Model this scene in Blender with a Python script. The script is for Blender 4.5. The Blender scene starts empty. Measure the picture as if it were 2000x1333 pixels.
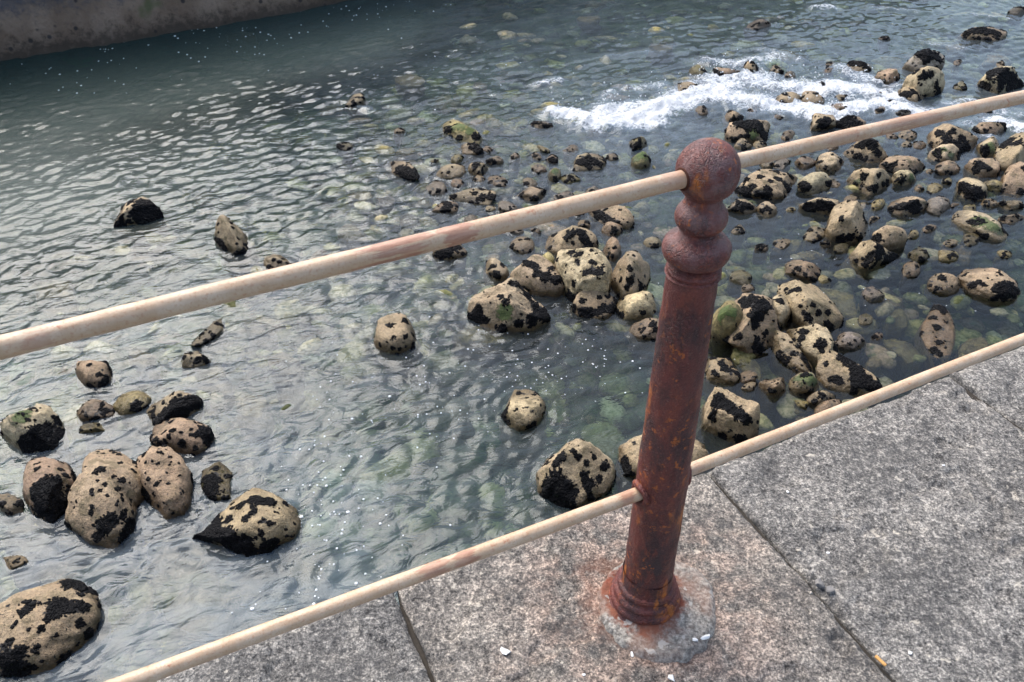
import bpy, bmesh, math, random
import numpy as np
from mathutils import Vector, Matrix
from mathutils.bvhtree import BVHTree
SC = bpy.context.scene
COL = SC.collection
PI = math.pi

# ------------------------------------------------------------------ camera
F_PX, PITCH, ROLL = 1650.0, math.radians(38.07), math.radians(-0.52)
CAM = np.array([0.0, 0.0, 1.6])
FWD = np.array([0, math.cos(PITCH), -math.sin(PITCH)])
UP0 = np.array([0, math.sin(PITCH), math.cos(PITCH)])
RT0 = np.array([1.0, 0, 0])
RT = math.cos(ROLL) * RT0 + math.sin(ROLL) * UP0
UP = -math.sin(ROLL) * RT0 + math.cos(ROLL) * UP0
cd = bpy.data.cameras.new('camera')
cam = bpy.data.objects.new('camera', cd)
COL.objects.link(cam)
cam.matrix_world = Matrix(((RT[0], UP[0], -FWD[0], CAM[0]), (RT[1], UP[1], -FWD[1], CAM[1]),
                           (RT[2], UP[2], -FWD[2], CAM[2]), (0, 0, 0, 1)))
cd.sensor_fit = 'HORIZONTAL'
cd.sensor_width = 22.3
cd.lens = F_PX / 2000 * 22.3
cd.clip_end = 400
cd.dof.use_dof = True
cd.dof.focus_distance = 2.1
cd.dof.aperture_fstop = 10
SC.camera = cam

# ------------------------------------------------------------------ sky, sun, exposure (bright overcast, glow to the front left)
SUN_EL, SUN_AZ = math.radians(50), math.radians(-36)     # azimuth from +Y towards +X
world = bpy.data.worlds.new('World')
SC.world = world
world.use_nodes = True
wn, wl = world.node_tree.nodes, world.node_tree.links
wn.clear()
sky = wn.new('ShaderNodeTexSky')
sky.sky_type = 'NISHITA'
sky.sun_disc = False
sky.sun_elevation = SUN_EL
sky.sun_rotation = SUN_AZ
sky.air_density = 1.0
sky.dust_density = 3.0
hs = wn.new('ShaderNodeHueSaturation')
hs.inputs['Saturation'].default_value = 0.86
wl.new(sky.outputs[0], hs.inputs['Color'])
tc = wn.new('ShaderNodeTexCoord')
nz = wn.new('ShaderNodeTexNoise')
nz.inputs['Scale'].default_value = 2.2
nz.inputs['Detail'].default_value = 5
wl.new(tc.outputs['Generated'], nz.inputs['Vector'])
mr = wn.new('ShaderNodeMapRange')
mr.inputs['From Min'].default_value = 0.3
mr.inputs['From Max'].default_value = 0.7
mr.inputs['To Min'].default_value = 0.75
mr.inputs['To Max'].default_value = 1.3
wl.new(nz.outputs[0], mr.inputs['Value'])
mx = wn.new('ShaderNodeVectorMath')
mx.operation = 'SCALE'
wl.new(hs.outputs[0], mx.inputs[0])
sz_ = wn.new('ShaderNodeSeparateXYZ')                    # overcast sky: brighter overhead than at the horizon
wl.new(tc.outputs['Generated'], sz_.inputs[0])
gz = wn.new('ShaderNodeMapRange')
gz.inputs['To Min'].default_value = 1.0
gz.inputs['To Max'].default_value = 1.22
wl.new(sz_.outputs['Z'], gz.inputs['Value'])
mm = wn.new('ShaderNodeMath')
mm.operation = 'MULTIPLY'
wl.new(mr.outputs[0], mm.inputs[0])
wl.new(gz.outputs[0], mm.inputs[1])
wl.new(mm.outputs[0], mx.inputs['Scale'])
bg = wn.new('ShaderNodeBackground')
bg.inputs['Strength'].default_value = 0.14
wl.new(mx.outputs[0], bg.inputs['Color'])
wo = wn.new('ShaderNodeOutputWorld')
wl.new(bg.outputs[0], wo.inputs[0])
sl = bpy.data.lights.new('sun', 'SUN')
sl.energy = 1.5
sl.angle = math.radians(46)
sl.color = (1.0, 0.97, 0.93)
sun = bpy.data.objects.new('sun', sl)
COL.objects.link(sun)
sdir = Vector((math.sin(SUN_AZ) * math.cos(SUN_EL), math.cos(SUN_AZ) * math.cos(SUN_EL), math.sin(SUN_EL)))
sun.rotation_euler = sdir.to_track_quat('Z', 'Y').to_euler()
SC.view_settings.view_transform = 'Standard'
SC.view_settings.look = 'None'
SC.view_settings.gamma = 1
SC.view_settings.use_curve_mapping = False
SC.view_settings.exposure = 0.92
SC.cycles.use_denoising = True
SC.cycles.max_bounces = 7
SC.cycles.diffuse_bounces = 2
SC.cycles.glossy_bounces = 3
SC.cycles.use_adaptive_sampling = True
SC.cycles.adaptive_threshold = 0.02
SC.cycles.transmission_bounces = 5
SC.cycles.volume_bounces = 0
SC.cycles.sample_clamp_indirect = 6

# ------------------------------------------------------------------ helpers
WZ = -2.0                                              # water level; the quay top is z = 0
def ray(x, y):
    return FWD + RT * ((x - 1000) / F_PX) - UP * ((y - 666.5) / F_PX)
def at(x, y, z=WZ):
    d = ray(x, y)
    return CAM + d * ((z - CAM[2]) / d[2])
def depth(P):
    return float((np.asarray(P) - CAM) @ FWD)
_rs = np.random.RandomState(7)
_perm = _rs.permutation(256)
_perm = np.concatenate([_perm, _perm, _perm])
_grad = _rs.normal(size=(256, 3))
_grad /= np.linalg.norm(_grad, axis=1)[:, None]
def pn(P):                                             # gradient noise, about -1..1
    P = np.asarray(P, float)
    I = np.floor(P).astype(np.int64)
    Fr = P - I
    I &= 255
    w = Fr * Fr * Fr * (Fr * (Fr * 6 - 15) + 10)
    out = 0
    for dx in (0, 1):
        for dy in (0, 1):
            for dz in (0, 1):
                h = _perm[_perm[_perm[(I[:, 0] + dx) & 255] + ((I[:, 1] + dy) & 255)] + ((I[:, 2] + dz) & 255)]
                g = _grad[h]
                dot = g[:, 0] * (Fr[:, 0] - dx) + g[:, 1] * (Fr[:, 1] - dy) + g[:, 2] * (Fr[:, 2] - dz)
                wt = (w[:, 0] if dx else 1 - w[:, 0]) * (w[:, 1] if dy else 1 - w[:, 1]) * (w[:, 2] if dz else 1 - w[:, 2])
                out = out + dot * wt
    return out * 1.7
def fbm(P, octv=4, gain=0.5, lac=2.03):
    s, a = 0, 1.0
    P = np.asarray(P, float)
    for i in range(octv):
        s = s + a * pn(P + i * 17.3)
        P = P * lac
        a *= gain
    return s
def sstep(a, b, x):
    t = np.clip((x - a) / (b - a), 0, 1)
    return t * t * (3 - 2 * t)
def mesh_obj(name, V, Fc, mat=None, parent=None, smooth=True, loc=None):
    V = np.asarray(V, np.float32)
    me = bpy.data.meshes.new(name)
    if isinstance(Fc, np.ndarray):
        n, k = Fc.shape
        me.vertices.add(len(V))
        me.vertices.foreach_set('co', V.ravel())
        me.loops.add(n * k)
        me.loops.foreach_set('vertex_index', Fc.astype(np.int32).ravel())
        me.polygons.add(n)
        me.polygons.foreach_set('loop_start', np.arange(0, n * k, k, dtype=np.int32))
        me.polygons.foreach_set('loop_total', np.full(n, k, dtype=np.int32))
        me.update(calc_edges=True)
    else:
        me.from_pydata(V.tolist(), [], Fc)
        me.update()
    me.polygons.foreach_set('use_smooth', np.full(len(me.polygons), smooth, dtype=bool))
    o = bpy.data.objects.new(name, me)
    COL.objects.link(o)
    if mat:
        me.materials.append(mat)
    if parent:
        o.parent = parent
    if loc is not None:
        o.location = loc
    return o
def attr(o, name, vals):
    a = o.data.attributes.new(name, 'FLOAT', 'POINT')
    a.data.foreach_set('value', np.asarray(vals, np.float32))
def cattr(o, name, vals):
    a = o.data.attributes.new(name, 'FLOAT_COLOR', 'POINT')
    v = np.ones((len(vals), 4), np.float32)
    v[:, :3] = vals
    a.data.foreach_set('color', v.ravel())
def tag(o, label=None, cat=None, group=None, kind=None):
    if label: o['label'] = label
    if cat: o['category'] = cat
    if group: o['group'] = group
    if kind: o['kind'] = kind
    return o
def empty(name, loc, rz=0):
    o = bpy.data.objects.new(name, None)
    COL.objects.link(o)
    o.location = loc
    o.rotation_euler = (0, 0, rz)
    return o
def grid_faces(nu, nv):
    a = np.arange(nu * nv).reshape(nu, nv)
    return np.stack([a[:-1, :-1], a[1:, :-1], a[1:, 1:], a[:-1, 1:]], -1).reshape(-1, 4)

# node helper -------------------------------------------------------------
class NT:
    def __init__(s, name):
        s.m = bpy.data.materials.new(name)
        s.m.use_nodes = True
        s.n, s.l = s.m.node_tree.nodes, s.m.node_tree.links
        s.n.clear()
        s.out = s.n.new('ShaderNodeOutputMaterial')
    def put(s, sock, v):
        if v is None: return
        if hasattr(v, 'is_output'): s.l.new(v, sock)
        elif isinstance(v, (tuple, list)) and len(v) == 3 and sock.type == 'RGBA': sock.default_value = (*v, 1)
        else: sock.default_value = v
    def add(s, typ, outp=0, inp=None, **props):
        nd = s.n.new(typ)
        for k, v in props.items(): setattr(nd, k, v)
        for k, v in (inp or {}).items(): s.put(nd.inputs[k], v)
        return nd.outputs[outp]
    def noise(s, vec, scale, detail=4, rough=0.55, dist=0.0):
        return s.add('ShaderNodeTexNoise', 0, {'Vector': vec, 'Scale': scale, 'Detail': detail, 'Roughness': rough, 'Distortion': dist})
    def voro(s, vec, scale, feature='F1', outp='Distance', rnd=1.0):
        nd = s.n.new('ShaderNodeTexVoronoi'); nd.feature = feature
        s.put(nd.inputs['Vector'], vec); nd.inputs['Scale'].default_value = scale; nd.inputs['Randomness'].default_value = rnd
        return nd.outputs[outp]
    def rng(s, v, a, b, c=0.0, d=1.0, smooth=True):
        return s.add('ShaderNodeMapRange', 0, {'Value': v, 'From Min': a, 'From Max': b, 'To Min': c, 'To Max': d},
                     interpolation_type='SMOOTHSTEP' if smooth else 'LINEAR')
    def math(s, op, a, b=None, clamp=False):
        nd = s.n.new('ShaderNodeMath'); nd.operation = op; nd.use_clamp = clamp
        s.put(nd.inputs[0], a); s.put(nd.inputs[1], b)
        return nd.outputs[0]
    def mix(s, f, a, b, mode='MIX'):
        nd = s.n.new('ShaderNodeMix'); nd.data_type = 'RGBA'; nd.blend_type = mode
        s.put(nd.inputs[0], f); s.put(nd.inputs[6], a); s.put(nd.inputs[7], b)
        return nd.outputs[2]
    def mapv(s, vec, scale=(1, 1, 1), loc=(0, 0, 0), rot=(0, 0, 0)):
        return s.add('ShaderNodeMapping', 0, {'Vector': vec, 'Scale': scale, 'Location': loc, 'Rotation': rot})
    def coord(s, which='Object'): return s.add('ShaderNodeTexCoord', which)
    def pos(s): return s.add('ShaderNodeNewGeometry', 'Position')
    def sep(s, v, i): return s.add('ShaderNodeSeparateXYZ', i, {0: v})
    def attr(s, name, outp='Fac'): return s.add('ShaderNodeAttribute', outp, attribute_name=name)
    def bump(s, h, strength=0.5, dist=0.01, normal=None):
        return s.add('ShaderNodeBump', 0, {'Height': h, 'Strength': strength, 'Distance': dist, 'Normal': normal})
    def bsdf(s, col, rough=0.6, normal=None, spec=0.5, **kw):
        nd = s.n.new('ShaderNodeBsdfPrincipled')
        s.put(nd.inputs['Base Color'], col); s.put(nd.inputs['Roughness'], rough); s.put(nd.inputs['Normal'], normal)
        s.put(nd.inputs['Specular IOR Level'], spec)
        for k, v in kw.items(): s.put(nd.inputs[k.replace('_', ' ')], v)
        return nd.outputs[0]
    def done(s, surf, vol=None):
        s.l.new(surf, s.out.inputs['Surface'])
        if vol: s.l.new(vol, s.out.inputs['Volume'])
        return s.m

# ------------------------------------------------------------------ materials
def mat_rock():
    t = NT('wet_sea_rock')
    oc, P = t.coord(), t.pos()
    z = t.sep(P, 'Z')
    info = t.n.new('ShaderNodeObjectInfo')
    base = info.outputs['Color']
    big = t.noise(oc, 7, 4)
    fine = t.noise(oc, 55, 6, 0.7)
    c = t.mix(t.rng(big, 0.3, 0.7, 0, 0.55), base, t.mix(1.0, base, (0.55, 0.50, 0.46), 'MULTIPLY'))
    c = t.mix(t.rng(fine, 0.38, 0.72, 0, 0.75), c, t.mix(1.0, c, (1.6, 1.55, 1.45), 'MULTIPLY'))
    pit = t.rng(t.voro(oc, 75), 0.1, 0.26, 1, 0)
    pitm = t.math('MULTIPLY', pit, t.rng(t.noise(oc, 16, 2), 0.42, 0.56))
    c = t.mix(t.math('MULTIPLY', pitm, 0.75), c, (0.05, 0.035, 0.025))
    sp = t.rng(t.noise(oc, 48, 3, 0.6), 0.61, 0.66)
    sp = t.math('MULTIPLY', sp, t.rng(t.noise(oc, 9, 2), 0.42, 0.6))
    c = t.mix(t.math('MULTIPLY', sp, 0.9), c, (0.02, 0.017, 0.015))
    dirt = t.math('MULTIPLY', t.rng(t.noise(t.add('ShaderNodeVectorMath', 0, {0: oc, 1: info.outputs['Location']}, operation='ADD'), 11, 6, 0.68), 0.47, 0.62), t.rng(info.outputs['Random'], 0, 1, 0.35, 0.9))
    c = t.mix(dirt, c, t.mix(fine, (0.07, 0.055, 0.03), (0.17, 0.14, 0.07)))
    gr = t.noise(oc, 150, 3, 0.7)
    c = t.mix(t.rng(gr, 0.5, 0.64, 0, 0.5), c, t.mix(1.0, c, (1.55, 1.5, 1.4), 'MULTIPLY'))
    c = t.mix(t.rng(gr, 0.46, 0.36, 0, 0.6), c, t.mix(1.0, c, (0.4, 0.36, 0.32), 'MULTIPLY'))
    lowf = t.noise(oc, 24, 4, 0.65)
    c = t.mix(t.rng(lowf, 0.45, 0.3, 0, 0.45), c, t.mix(1.0, c, (0.45, 0.40, 0.34), 'MULTIPLY'))
    mu = t.attr('mus')
    mum = t.rng(t.math('ADD', mu, t.math('MULTIPLY', t.math('SUBTRACT', t.noise(oc, 62, 5, 0.72), 0.5), 1.9)), 0.44, 0.56)
    c = t.mix(mum, c, (0.008, 0.0075, 0.008))
    # algae where it grows (attribute) and an ochre / olive film below the waterline
    al = t.attr('algae')
    alm = t.rng(t.math('ADD', al, t.math('MULTIPLY', t.math('SUBTRACT', t.noise(oc, 30, 6, 0.75), 0.5), 2.2)), 0.35, 0.75)
    alc = t.mix(t.noise(oc, 60, 3), (0.016, 0.04, 0.008), (0.075, 0.135, 0.022))
    c = t.mix(t.math('MULTIPLY', alm, 0.85), c, alc)
    zn = t.math('ADD', z, t.math('MULTIPLY', t.math('SUBTRACT', t.noise(oc, 12, 3), 0.5), 0.06))
    sub = t.rng(zn, WZ - 0.01, WZ - 0.07)
    c = t.mix(t.math('MULTIPLY', sub, 0.55), c, t.mix(t.noise(oc, 9, 3), (0.33, 0.26, 0.07), (0.13, 0.13, 0.045)))
    wet = t.rng(zn, WZ + 0.03, WZ + 0.085, 1, 0)
    c = t.mix(t.math('MULTIPLY', wet, 0.9), c, t.mix(1.0, c, (0.28, 0.25, 0.19), 'MULTIPLY'))
    h = t.math('ADD', t.math('MULTIPLY', fine, 0.6), t.math('MULTIPLY', pit, -0.5))
    h = t.math('ADD', h, t.math('MULTIPLY', alm, 0.5))
    h = t.math('ADD', h, t.math('MULTIPLY', lowf, 1.2))
    nrm = t.bump(h, 0.9, 0.016)
    r = t.rng(wet, 0, 1, 0.72, 0.3)
    return t.done(t.bsdf(c, r, nrm, 0.4))

def mat_mussel():
    t = NT('black_mussels')
    oc = t.coord()
    c = t.mix(t.rng(t.noise(oc, 90, 2), 0.35, 0.75), (0.003, 0.003, 0.0035), (0.008, 0.008, 0.009))
    c = t.mix(t.rng(t.noise(oc, 35, 2), 0.70, 0.76, 0, 0.4), c, (0.10, 0.075, 0.05))
    return t.done(t.bsdf(c, 0.62, t.bump(t.noise(oc, 250, 2), 0.4, 0.003), 0.10))

def mat_water():
    t = NT('clear_green_water')
    P = t.pos()
    st = t.mapv(P, (1, 1, 1), rot=(0, 0, math.radians(-18)))
    st = t.mapv(st, (0.7, 1.4, 1))
    n1 = t.noise(st, 6.5, 2, 0.45, 1.6)
    n2 = t.noise(st, 19, 2, 0.4, 1.0)
    calm = t.attr('calm')
    h = t.math('ADD', t.math('MULTIPLY', n1, 1.0), t.math('MULTIPLY', n2, 0.16))
    bs = t.math('MULTIPLY', t.rng(calm, 0, 1, 0.48, 0.08), t.attr('near'))
    nrm = t.add('ShaderNodeBump', 0, {'Height': h, 'Strength': bs, 'Distance': 0.03})
    glass = t.add('ShaderNodeBsdfGlass', 0, {'Color': (0.97, 1.0, 0.99), 'Roughness': 0.0, 'IOR': 1.333, 'Normal': nrm})
    # aerated, milky surge water, its pale blue also painting sky reflection; white foam
    air_sheen = t.attr('air_sheen')
    am = t.math('MULTIPLY', air_sheen, t.rng(t.noise(st, 2.6, 2, 0.5, 1.5), 0.3, 0.7, 0.5, 1.0))
    milk_sheen = t.bsdf((0.42, 0.52, 0.61), 0.6, nrm, 0.0)
    sh = t.add('ShaderNodeMixShader', 0, {0: am, 1: glass, 2: milk_sheen})
    deep = t.bsdf((0.016, 0.050, 0.044), 0.5, nrm, 0.5)
    sh = t.add('ShaderNodeMixShader', 0, {0: t.math('MULTIPLY', t.attr('deep'), 0.55), 1: sh, 2: deep})
    foam = t.attr('foam')
    fn = t.noise(P, 11, 5, 0.74, 0.8)
    fv = t.voro(t.add('ShaderNodeVectorMath', 0, {0: P, 1: t.add('ShaderNodeVectorMath', 0, {0: t.noise(P, 7, 3), 1: (0.2, 0.2, 0.2)}, operation='MULTIPLY')}, operation='ADD'), 16, 'DISTANCE_TO_EDGE')
    fm = t.math('ADD', foam, t.math('MULTIPLY', t.math('SUBTRACT', fn, 0.5), 1.5))
    fm = t.math('ADD', fm, t.rng(fv, 0.0, 0.2, 0.14, -0.1))
    fm = t.math('MULTIPLY', t.rng(fm, 0.38, 0.95), t.rng(foam, 0.02, 0.12))
    white = t.bsdf((0.80, 0.82, 0.83), 0.7, t.bump(t.math('ADD', fn, t.math('MULTIPLY', t.noise(P, 45, 4, 0.7), 0.5)), 1.0, 0.05), 0.2)
    sh = t.add('ShaderNodeMixShader', 0, {0: fm, 1: sh, 2: white})
    va = t.add('ShaderNodeVolumeAbsorption', 0, {'Color': (0.40, 0.69, 0.66), 'Density': 1.05})
    return t.done(sh, va)

def mat_bed():
    t = NT('weedy_sea_bed')
    P = t.pos()
    a = t.noise(P, 4, 6, 0.65)
    b = t.noise(P, 17, 5, 0.65)
    c = t.mix(t.rng(a, 0.35, 0.65), (0.035, 0.045, 0.028), (0.12, 0.115, 0.07))
    c = t.mix(t.rng(b, 0.5, 0.68, 0, 0.75), c, (0.035, 0.075, 0.025))
    c = t.mix(t.rng(t.noise(P, 30, 3), 0.62, 0.72, 0, 0.7), c, (0.3, 0.26, 0.14))
    return t.done(t.bsdf(c, 0.9, t.bump(b, 0.8, 0.03), 0.1))

def mat_cobble():
    t = NT('sea_bed_cobbles')
    oc = t.pos()
    c = t.attr('tint', 'Color')
    c = t.mix(t.rng(t.noise(oc, 30, 5, 0.7), 0.4, 0.65), c, t.mix(1.0, c, (0.4, 0.45, 0.32), 'MULTIPLY'))
    c = t.mix(t.rng(t.noise(oc, 11, 3), 0.58, 0.7, 0, 0.8), c, (0.045, 0.07, 0.025))
    return t.done(t.bsdf(c, 0.85, t.bump(t.noise(oc, 60, 4), 0.5, 0.01), 0.15))

def mat_granite(name, tint, dark, post=None, seed=0.0):
    t = NT(name)
    P = t.mapv(t.pos(), loc=(seed, seed * 0.7, 0))
    g1 = t.noise(P, 165, 4, 0.75)
    g2 = t.noise(P, 62, 5, 0.75)
    g3 = t.noise(P, 300, 2, 0.6)
    big = t.noise(P, 3.2, 5, 0.6)
    mid = t.noise(P, 13, 5, 0.65)
    grain = t.math('ADD', t.math('MULTIPLY', g1, 0.5), t.math('ADD', t.math('MULTIPLY', g2, 0.35), t.math('MULTIPLY', g3, 0.15)))
    shift = t.math('ADD', grain, t.math('MULTIPLY', t.math('SUBTRACT', mid, 0.5), 0.17))
    shift = t.math('ADD', shift, t.math('MULTIPLY', t.math('SUBTRACT', big, 0.5), dark))
    ramp = t.n.new('ShaderNodeValToRGB')
    e = ramp.color_ramp.elements
    e[0].position, e[0].color = 0.415, (0.035, 0.034, 0.034, 1)
    e[1].position, e[1].color = 0.60, (0.53, 0.50, 0.45, 1)
    for p, c in ((0.45, (0.095, 0.093, 0.09)), (0.495, (0.15, 0.145, 0.137)), (0.545, (0.27, 0.258, 0.238))):
        k = e.new(p); k.color = (*c, 1)
    t.l.new(shift, ramp.inputs[0])
    c = t.mix(1.0, ramp.outputs[0], tint, 'MULTIPLY')
    # dark lichen film and pale crusts
    film = t.math('MULTIPLY', t.rng(t.noise(P, 5.5, 6, 0.6), 0.47, 0.62), t.rng(g2, 0.38, 0.6, 1, 0.35))
    c = t.mix(t.math('MULTIPLY', film, 0.6), c, (0.07, 0.068, 0.066))
    crust = t.math('MULTIPLY', t.rng(t.noise(P, 34, 5, 0.65), 0.60, 0.66), t.rng(t.noise(P, 6, 2), 0.5, 0.62))
    c = t.mix(t.math('MULTIPLY', crust, 0.75), c, (0.62, 0.56, 0.46))
    if post is not None:
        d = t.add('ShaderNodeVectorMath', 'Value', {0: t.pos(), 1: (post[0], post[1], 0)}, operation='DISTANCE')
        dn = t.math('ADD', d, t.math('MULTIPLY', t.math('SUBTRACT', t.noise(P, 9, 5, 0.65), 0.5), 0.34))
        wide = t.rng(dn, 0.10, 0.42, 0.45, 0)
        c = t.mix(t.math('MULTIPLY', wide, t.rng(mid, 0.35, 0.6)), c, t.mix(1.0, c, (1.15, 0.74, 0.60), 'MULTIPLY'))
        near = t.math('MULTIPLY', t.rng(dn, 0.08, 0.18, 1, 0), t.rng(t.noise(P, 22, 5, 0.7), 0.4, 0.58))
        c = t.mix(t.math('MULTIPLY', near, 0.45), c, (0.20, 0.08, 0.045))
    h = t.math('ADD', t.math('MULTIPLY', grain, 0.9), t.math('MULTIPLY', mid, 0.5))
    return t.done(t.bsdf(c, 0.88, t.bump(h, 1.0, 0.010), 0.25))

def mat_mortar(post):
    t = NT('rust_stained_mortar')
    P = t.pos()
    g = t.noise(P, 120, 5, 0.75)
    c = t.mix(t.rng(g, 0.35, 0.68), (0.14, 0.13, 0.115), (0.50, 0.46, 0.40))
    c = t.mix(t.rng(t.noise(P, 16, 4), 0.52, 0.66, 0, 0.4), c, (0.12, 0.11, 0.10))
    d = t.add('ShaderNodeVectorMath', 'Value', {0: P, 1: (post[0], post[1], 0)}, operation='DISTANCE')
    dn = t.math('ADD', d, t.math('MULTIPLY', t.math('SUBTRACT', t.noise(P, 24, 5, 0.7), 0.5), 0.09))
    c = t.mix(t.math('MULTIPLY', t.rng(dn, 0.102, 0.08), 0.9), c, (0.22, 0.055, 0.028))
    c = t.mix(t.math('MULTIPLY', t.math('MULTIPLY', t.rng(dn, 0.10, 0.19, 1, 0), t.rng(t.noise(P, 13, 4), 0.46, 0.62)), 0.5), c, (0.24, 0.11, 0.07))
    c = t.mix(t.rng(t.noise(P, 30, 3), 0.62, 0.66, 0, 0.8), c, (0.46, 0.43, 0.39))
    return t.done(t.bsdf(c, 0.9, t.bump(g, 0.9, 0.006), 0.2))

def mat_rust():
    t = NT('old_red_painted_rusty_iron')
    oc = t.coord()
    st = t.mapv(oc, (1, 1, 0.38))
    a = t.noise(st, 14, 6, 0.65, 0.4)
    b = t.noise(st, 42, 6, 0.7)
    g = t.noise(oc, 260, 3, 0.7)
    c = t.mix(t.rng(a, 0.36, 0.62), (0.058, 0.025, 0.026), (0.15, 0.034, 0.026))
    c = t.mix(t.rng(b, 0.5, 0.64, 0, 0.7), c, (0.20, 0.046, 0.027))
    c = t.mix(t.rng(g, 0.5, 0.36, 0, 0.6), c, t.mix(1.0, c, (0.4, 0.36, 0.36), 'MULTIPLY'))
    om = t.math('MULTIPLY', t.rng(t.noise(t.mapv(st, loc=(3.1, 1.2, 0.4)), 16, 5, 0.65), 0.57, 0.67), t.rng(b, 0.42, 0.58))
    # bright orange bloom on the right flank, low down and on the ball
    lo = t.math('MULTIPLY', om, 1.0)
    c = t.mix(lo, c, (0.44, 0.13, 0.02))
    dk = t.rng(t.noise(t.mapv(st, loc=(-2, 5, 1)), 22, 4), 0.58, 0.72, 0, 0.7)
    c = t.mix(dk, c, (0.04, 0.026, 0.028))
    c = t.mix(t.rng(g, 0.60, 0.70, 0, 0.5), c, (0.36, 0.20, 0.15))
    z = t.sep(oc, 'Z')
    up = t.add('ShaderNodeNewGeometry', 'Normal')
    pale_top = t.math('MULTIPLY', t.rng(z, 0.84, 0.96), t.rng(t.noise(oc, 32, 5, 0.7), 0.42, 0.66))  # paler pinkish blotches towards the top of the post
    c = t.mix(t.math('MULTIPLY', pale_top, 0.5), c, (0.22, 0.15, 0.145))
    wv = t.add('ShaderNodeVectorMath', 0, {0: oc, 1: t.add('ShaderNodeVectorMath', 0, {0: t.add('ShaderNodeTexNoise', 1, {'Vector': oc, 'Scale': 40, 'Detail': 3}), 1: (0.02, 0.02, 0.02)}, operation='MULTIPLY')}, operation='ADD')
    crk = t.rng(t.voro(wv, 120, 'DISTANCE_TO_EDGE'), 0.0, 0.09, 1, 0)
    crk = t.math('MULTIPLY', crk, t.rng(t.noise(oc, 20, 2), 0.46, 0.6))
    c = t.mix(t.math('MULTIPLY', t.math('MULTIPLY', crk, t.rng(z, 0.86, 0.98)), 0.4), c, (0.34, 0.25, 0.24))
    sp = t.math('MULTIPLY', t.rng(t.noise(oc, 75, 4, 0.65), 0.57, 0.64), t.rng(t.noise(oc, 11, 2), 0.46, 0.56))
    c = t.mix(t.math('MULTIPLY', sp, 0.85), c, (0.42, 0.115, 0.025))
    h = t.math('ADD', t.math('MULTIPLY', b, 0.8), t.math('MULTIPLY', g, 0.35))
    h = t.math('ADD', h, t.math('MULTIPLY', crk, -0.3))
    return t.done(t.bsdf(c, t.rng(a, 0.3, 0.7, 0.62, 0.42), t.bump(h, 1.0, 0.007), 0.5))

def mat_paint(worn):
    """cream paint over brown iron; worn = list of (x0, x1, amount) along the pipe"""
    t = NT('cream_rail_paint')
    oc = t.coord()
    x = t.sep(oc, 'X')
    st = t.mapv(oc, (0.05, 1, 1))
    a = t.noise(oc, 28, 5, 0.65)
    f = t.noise(oc, 230, 4, 0.7)
    s = t.noise(st, 120, 4, 0.65)
    c = t.mix(t.rng(a, 0.35, 0.7), (0.53, 0.36, 0.225), (0.61, 0.465, 0.325))
    c = t.mix(t.rng(f, 0.52, 0.64, 0, 0.6), c, (0.45, 0.23, 0.125))
    c = t.mix(t.math('MULTIPLY', t.rng(t.noise(oc, 70, 4, 0.7), 0.6, 0.68), t.rng(t.noise(oc, 6, 2), 0.45, 0.6)), c, (0.42, 0.17, 0.09))
    s2 = t.noise(t.mapv(oc, (0.22, 1, 1)), 95, 5, 0.7)
    for x0, x1, am in worn:
        w = (x1 - x0)
        cx = (x0 + x1) / 2
        m = t.rng(t.math('ABSOLUTE', t.math('SUBTRACT', x, cx)), w * 0.1, w * 0.66, 1, 0)
        k = t.rng(t.math('ADD', t.math('MULTIPLY', m, 1.25), t.math('MULTIPLY', t.math('SUBTRACT', t.math('ADD', t.math('MULTIPLY', s, 0.65), t.math('MULTIPLY', s2, 0.35)), 0.5), 8.0)), 0.55, 0.95)
        k = t.math('MULTIPLY', k, t.rng(m, 0, 0.15))
        c = t.mix(t.math('MULTIPLY', k, am * 0.85), c, t.mix(t.rng(s2, 0.3, 0.7), (0.30, 0.105, 0.06), (0.50, 0.28, 0.18)))
    return t.done(t.bsdf(c, 0.42, t.bump(f, 0.35, 0.002), 0.5))

def mat_plain(name, col, rough=0.8, scale=60, var=0.35, spec=0.3):
    t = NT(name)
    oc = t.coord()
    n = t.noise(oc, scale, 4, 0.6)
    c = t.mix(t.rng(n, 0.35, 0.7, 0, var), col, tuple(x * 0.35 for x in col))
    return t.done(t.bsdf(c, rough, t.bump(n, 0.4, 0.003), spec))

def mat_wall():
    t = NT('tide_marked_harbour_concrete')
    P = t.pos()
    z = t.sep(P, 'Z')
    n = t.noise(P, 2.2, 6, 0.62)
    f = t.noise(P, 11, 6, 0.7)
    c = t.mix(t.rng(n, 0.35, 0.65), (0.20, 0.14, 0.10), (0.29, 0.215, 0.16))
    c = t.mix(t.rng(f, 0.5, 0.72, 0, 0.5), c, (0.10, 0.08, 0.07))
    zz = t.math('ADD', z, t.math('MULTIPLY', t.math('SUBTRACT', f, 0.5), 0.7))
    c = t.mix(t.math('MULTIPLY', t.rng(zz, WZ + 0.38, WZ + 0.72), 0.85), c, t.mix(f, (0.04, 0.042, 0.055), (0.12, 0.12, 0.14)))
    c = t.mix(t.rng(t.voro(P, 5.5), 0.10, 0.2, 0.85, 0), c, (0.03, 0.03, 0.033))
    c = t.mix(t.math('MULTIPLY', t.rng(zz, WZ + 0.3, WZ + 0.02), 0.8), c, (0.035, 0.03, 0.024))
    c = t.mix(t.rng(t.noise(P, 1.6, 3), 0.62, 0.7, 0, 0.6), c, (0.06, 0.10, 0.03))
    return t.done(t.bsdf(c, 0.85, t.bump(f, 0.8, 0.04), 0.2))
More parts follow.
